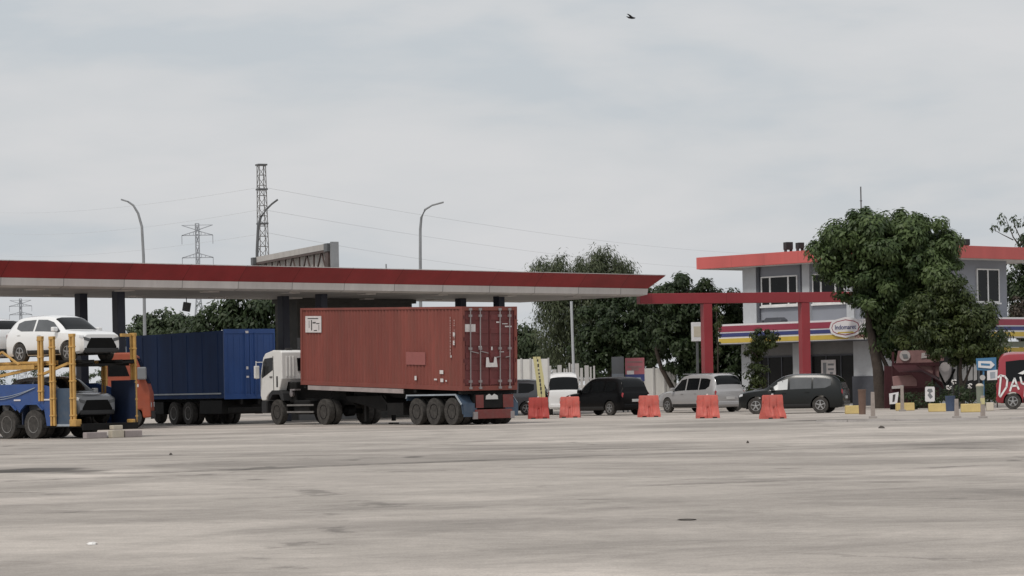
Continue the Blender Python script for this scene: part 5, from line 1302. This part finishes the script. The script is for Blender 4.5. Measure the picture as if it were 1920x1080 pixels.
# ------------------------------------------------------------------ trees
tree('mango_tree', 'big round mango tree with a dense green crown and forked trunk before the shop', 'tree', 1652, 126,
     [(1650, 478, 92, 80), (1580, 470, 52, 54), (1725, 470, 62, 70), (1660, 442, 70, 46), (1624, 530, 54, 42), (1690, 545, 84, 68), (1745, 520, 50, 60), (1660, 600, 34, 40), (1715, 600, 66, 46), (1605, 438, 45, 35), (1556, 474, 30, 42), (1772, 470, 28, 40), (1684, 630, 40, 36), (1740, 580, 60, 50), (1700, 650, 40, 26)],
     'leaf_mango', .3, stems=[([(1652, 772), (1650, 735), (1646, 690), (1638, 650), (1630, 610), (1625, 560)], .34, .14), ([(1658, 740), (1672, 705), (1690, 672), (1705, 640), (1715, 590)], .26, .10), ([(1652, 715), (1664, 690), (1650, 660), (1648, 610)], .14, .06)], limbs=10,
     clump=.56, dens=1.35, leaves=150, ln=.24, wd=.11, droop=.35, inner=.3, shell=.14, ctw=.65)
tree('olive_tree', 'smaller olive green tree with a low spreading crown beside the mango tree', 'tree', 1808, 121,
     [(1808, 590, 66, 56), (1842, 630, 44, 42), (1765, 615, 50, 40), (1822, 655, 54, 32), (1735, 600, 40, 44), (1864, 655, 24, 26), (1775, 570, 44, 38), (1800, 640, 60, 44), (1710, 610, 36, 40), (1765, 645, 44, 24)],
     'leaf_olive', .12, stems=[([(1806, 772), (1804, 735), (1800, 700), (1803, 650)], .12, .06), ([(1804, 730), (1815, 700), (1830, 665)], .07, .03)], limbs=8, clump=.46, dens=1.9, leaves=110, ln=.20, wd=.085, droop=.3, inner=.4, ctw=.65)
tree('feathery_tree', 'tall grey green feathery tree with hanging branches rising above the canopy end', 'tree', 1062, 165,
     [(1040, 520, 44, 46), (1085, 515, 52, 34), (1120, 505, 60, 38), (1133, 480, 24, 20), (1085, 560, 66, 60), (1040, 600, 40, 70), (1160, 520, 28, 34), (1075, 650, 50, 50), (1015, 510, 20, 30)],
     'leaf_willow', .22, limbs=0, clump=.6, dens=1.9, leaves=95, ln=.26, wd=.06, droop=1.2, inner=.35, hang=.9, reach=.35)
tree('dark_tree', 'dark broad tree filling the space under the end of the canopy', 'tree', 1150, 157,
     [(1150, 610, 62, 56), (1215, 600, 50, 60), (1120, 650, 40, 44), (1190, 650, 66, 50), (1145, 570, 34, 26), (1150, 680, 60, 36), (1210, 650, 40, 40)], 'leaf_dark', .2, limbs=6, clump=.55, dens=1.9, leaves=85, ln=.26, wd=.13, droop=.3, inner=.45)
tree('dark_tree', 'dark tree with a leaning trunk behind the red beam and left post', 'tree', 1285, 150,
     [(1300, 565, 60, 46), (1260, 600, 48, 60), (1330, 610, 52, 60), (1290, 650, 64, 46), (1365, 640, 32, 60), (1240, 550, 20, 20), (1375, 580, 18, 34), (1340, 690, 60, 50), (1300, 690, 40, 40), (1370, 720, 40, 40)], 'leaf_dark', .2,
     stems=[([(1278, 762), (1262, 730), (1240, 690), (1230, 655)], .17, .1), ([(1290, 770), (1300, 700), (1295, 640)], .18, .1)], limbs=6, clump=.5, dens=1.9, leaves=85, ln=.26, wd=.13, droop=.4, inner=.4)
tree('bushy_tree', 'far bushy tree between the container and the feathery tree', 'tree', 985, 230, [(980, 640, 30, 28), (1005, 665, 30, 30), (960, 660, 24, 26)], 'leaf_far', .2, limbs=3, clump=.7, dens=1.3, leaves=60, ln=.4, wd=.2, inner=.4)
tree('bushy_tree', 'rounded bushy tree above the left end of the blue box truck', 'tree', 310, 185, [(310, 612, 56, 26), (275, 625, 34, 20), (350, 618, 30, 22), (300, 655, 60, 40)], 'leaf_far', .2, limbs=4, clump=.6, dens=1.5, leaves=70, ln=.32, wd=.16, inner=.4)
tree('bushy_tree', 'taller ragged bushy tree above the middle of the blue box truck', 'tree', 415, 150, [(420, 596, 46, 28), (468, 585, 44, 36), (380, 612, 28, 20), (500, 600, 40, 44), (440, 640, 74, 40), (495, 650, 50, 40)], 'leaf_dark', .2, limbs=5, clump=.6, dens=1.4, leaves=65, ln=.32, wd=.16, inner=.35)
tree('bushy_tree', 'dark bushy tree behind the right end of the shop roof', 'tree', 1910, 158, [(1905, 530, 26, 46), (1930, 500, 30, 40), (1915, 590, 34, 50), (1935, 452, 26, 12)], 'leaf_dark', .2, limbs=4, clump=.5, dens=1.6, leaves=60, ln=.28, wd=.12, inner=.4)
tree('bare_tree', 'sparse leafless-looking tree with a few leaf tufts above the shop roof at the right edge', 'tree', 1915, 165, [(1882, 405, 8, 5), (1886, 432, 8, 5), (1862, 430, 6, 4), (1903, 428, 8, 7), (1900, 410, 5, 5), (1915, 420, 9, 7), (1920, 450, 18, 7), (1880, 416, 6, 4)],
     'leaf_dark', .16, stems=[([(1935, 760), (1930, 560), (1918, 470), (1900, 445), (1884, 405)], .12, .012), ([(1925, 470), (1915, 450), (1903, 425), (1898, 408)], .05, .015), ([(1900, 450), (1880, 440), (1862, 430)], .035, .012), ([(1922, 465), (1922, 430), (1920, 405)], .05, .015)], limbs=0,
     clump=.24, dens=1.3, leaves=7, ln=.24, wd=.10, inner=.3)
tree('reddish_shrub', 'reddish brown shrub growing behind the right corner of the shop', 'shrub', 1915, 152, [(1915, 590, 22, 22), (1905, 572, 14, 14)], 'leaf_brown', .05, limbs=2, clump=.4, dens=1.8, leaves=50, ln=.2, wd=.09)
tree('climbing_plant', 'green climbing plant with a bushy top growing against the white shop pillar', 'plant', 1425, 137, [(1428, 640, 22, 20), (1415, 660, 18, 18), (1445, 640, 14, 14), (1418, 700, 16, 30), (1412, 740, 14, 26)], 'leaf_olive', .06, limbs=3, clump=.3, dens=4, leaves=75, ln=.17, wd=.08, droop=.4, inner=.4)
tree('hanging_vine', 'ragged brownish vine hanging down behind the left red post', 'vine', 1343, 137, [(1344, 600, 7, 40), (1346, 640, 6, 24), (1352, 605, 5, 14)], 'leaf_olive', .03, limbs=0, clump=.2, dens=2.2, leaves=30, ln=.16, wd=.06, droop=1.2, stems=[([(1346, 770), (1346, 660), (1343, 570)], .05, .03)])
def hedge(name, label, px0, px1, py0, py1, d, leaf):
    a, b_ = at(px0, d), at(px1, d); c = (a + b_)/2; t = thing(name, label, 'hedge', c, 0); w = (b_ - a).length/2; h = ap((px0+px1)/2, py0, d).z
    bl = []; n = max(2, int(w*2/.8))
    for i in range(n): x = -w + 2*w*(i+.5)/n; bl.append((x, random.uniform(-.1, .1), h*.5, w/n*1.25, .55, h*.5*random.uniform(.9, 1.08)))
    for i in range(n): x = -w + 2*w*(i+.5)/n; tm = MB(); limb(tm, (x, 0, 0), (x+random.uniform(-.2, .2), random.uniform(-.2, .2), h*.7), .03, .012, .1, 3, 5); tm.build('stem', M['bark'], t)
    foliage('leaves', bl, M[leaf], t, clump=.25, dens=3.5, leaves=45, ln=.13, wd=.06, droop=.2, inner=.35)
hedge('hedge', 'dark clipped hedge between the blue bin and the notice sign', 1692, 1778, 722, 772, 118.5, 'leaf_dark')
hedge('hedge', 'dark clipped hedge between the blue bin and the green bin', 1786, 1834, 722, 772, 118, 'leaf_dark')
hedge('hedge', 'dark clipped hedge under the direction sign beside the red van', 1840, 1880, 714, 772, 119.5, 'leaf_dark')
hedge('hedge', 'tall green hedge seen between the decks of the car transporter at the left edge', -40, 205, 690, 790, 131, 'leaf_far')
for px, py, lab in ((1790, 716, 'small white flower cluster on the hedge above the blue bin'), (1780, 726, 'second smaller white flower cluster lower left on the hedge above the blue bin'), (1820, 724, 'white flower cluster on the hedge left of the green bin')):
    b = at(px, 117.3); t = thing('flower_cluster', lab, 'flowers', b, 0, 'white flowers on the hedge'); z = ap(px, py, 117.3).z
    MB().tube([(0, .3, .1), (0, 0, z)], .012, 5).build('stalk', M['bark'], t)
    q = MB()
    for k in range(14):
        v = Vector(rvec(1)[0]) * .10 + Vector((0, 0, z)); q.lathe([(.008, -.03), (.04, 0), (.008, .03)], v, 'z', 6)
    q.build('petals', M['flower'], t)

# ------------------------------------------------------------------ sky and sun
SUN_EL, SUN_AZ = R(56), R(-142)       # azimuth measured from +Y (away from the camera) towards +X
w = bpy.data.worlds.new('World'); S.world = w; w.use_nodes = True; nt = w.node_tree; N = nt.nodes; L = nt.links
bg = N['Background']
sky = N.new('ShaderNodeTexSky'); sky.sky_type = 'NISHITA'; sky.sun_disc = False; sky.sun_elevation = SUN_EL; sky.sun_rotation = SUN_AZ; sky.air_density = 1.5; sky.dust_density = 4
bg.inputs['Strength'].default_value = 0.1
tc = N.new('ShaderNodeTexCoord')
def wnoise(scale, sc, det, rough, rot=0, off=(0, 0, 0), dist=0):
    mp = N.new('ShaderNodeMapping'); mp.inputs['Scale'].default_value = scale; mp.inputs['Location'].default_value = off; mp.inputs['Rotation'].default_value = (0, rot, 0); L.new(tc.outputs['Generated'], mp.inputs['Vector'])
    n = N.new('ShaderNodeTexNoise'); n.inputs['Scale'].default_value = sc; n.inputs['Detail'].default_value = det; n.inputs['Roughness'].default_value = rough; n.inputs['Distortion'].default_value = dist
    L.new(mp.outputs[0], n.inputs['Vector']); return n.outputs['Fac']
a1 = wnoise((1, 1, 3.2), 7.0, 6, .5, R(8), (1.3, 0, .4), .3); a2 = wnoise((1, 1, 4.5), 17, 5, .5, R(-6), (0, 0, 1.7), .2)
ad = N.new('ShaderNodeMath'); ad.operation = 'MULTIPLY_ADD'; L.new(a2, ad.inputs[0]); ad.inputs[1].default_value = .35; L.new(a1, ad.inputs[2])
cr = N.new('ShaderNodeValToRGB'); e_ = cr.color_ramp.elements
e_[0].position = .52; e_[0].color = (4.95, 5.3, 5.65, 1); e_[1].position = .82; e_[1].color = (6.0, 6.05, 6.2, 1)
m_ = cr.color_ramp.elements.new(.66); m_.color = (5.6, 5.75, 5.95, 1)
L.new(ad.outputs[0], cr.inputs[0])
mx = N.new('ShaderNodeMix'); mx.data_type = 'RGBA'; mx.inputs[0].default_value = .93; L.new(sky.outputs[0], mx.inputs[6]); L.new(cr.outputs[0], mx.inputs[7])
L.new(mx.outputs[2], bg.inputs['Color'])
sl_ = bpy.data.lights.new('sun', 'SUN'); sl_.energy = 1.5; sl_.angle = R(10); sl_.color = (1, .95, .88)
so = bpy.data.objects.new('sun', sl_); C.objects.link(so)
dirv = Vector((math.sin(SUN_AZ)*math.cos(SUN_EL), math.cos(SUN_AZ)*math.cos(SUN_EL), math.sin(SUN_EL)))
so.rotation_euler = dirv.to_track_quat('Z', 'Y').to_euler(); so.location = (0, 60, 60)
S.view_settings.view_transform = 'Standard'; S.view_settings.look = 'None'; S.view_settings.exposure = 0.18; S.view_settings.gamma = 1.0
S.cycles.max_bounces = 6; S.cycles.diffuse_bounces = 3; S.cycles.glossy_bounces = 3; S.cycles.transmission_bounces = 3; S.cycles.transparent_max_bounces = 4
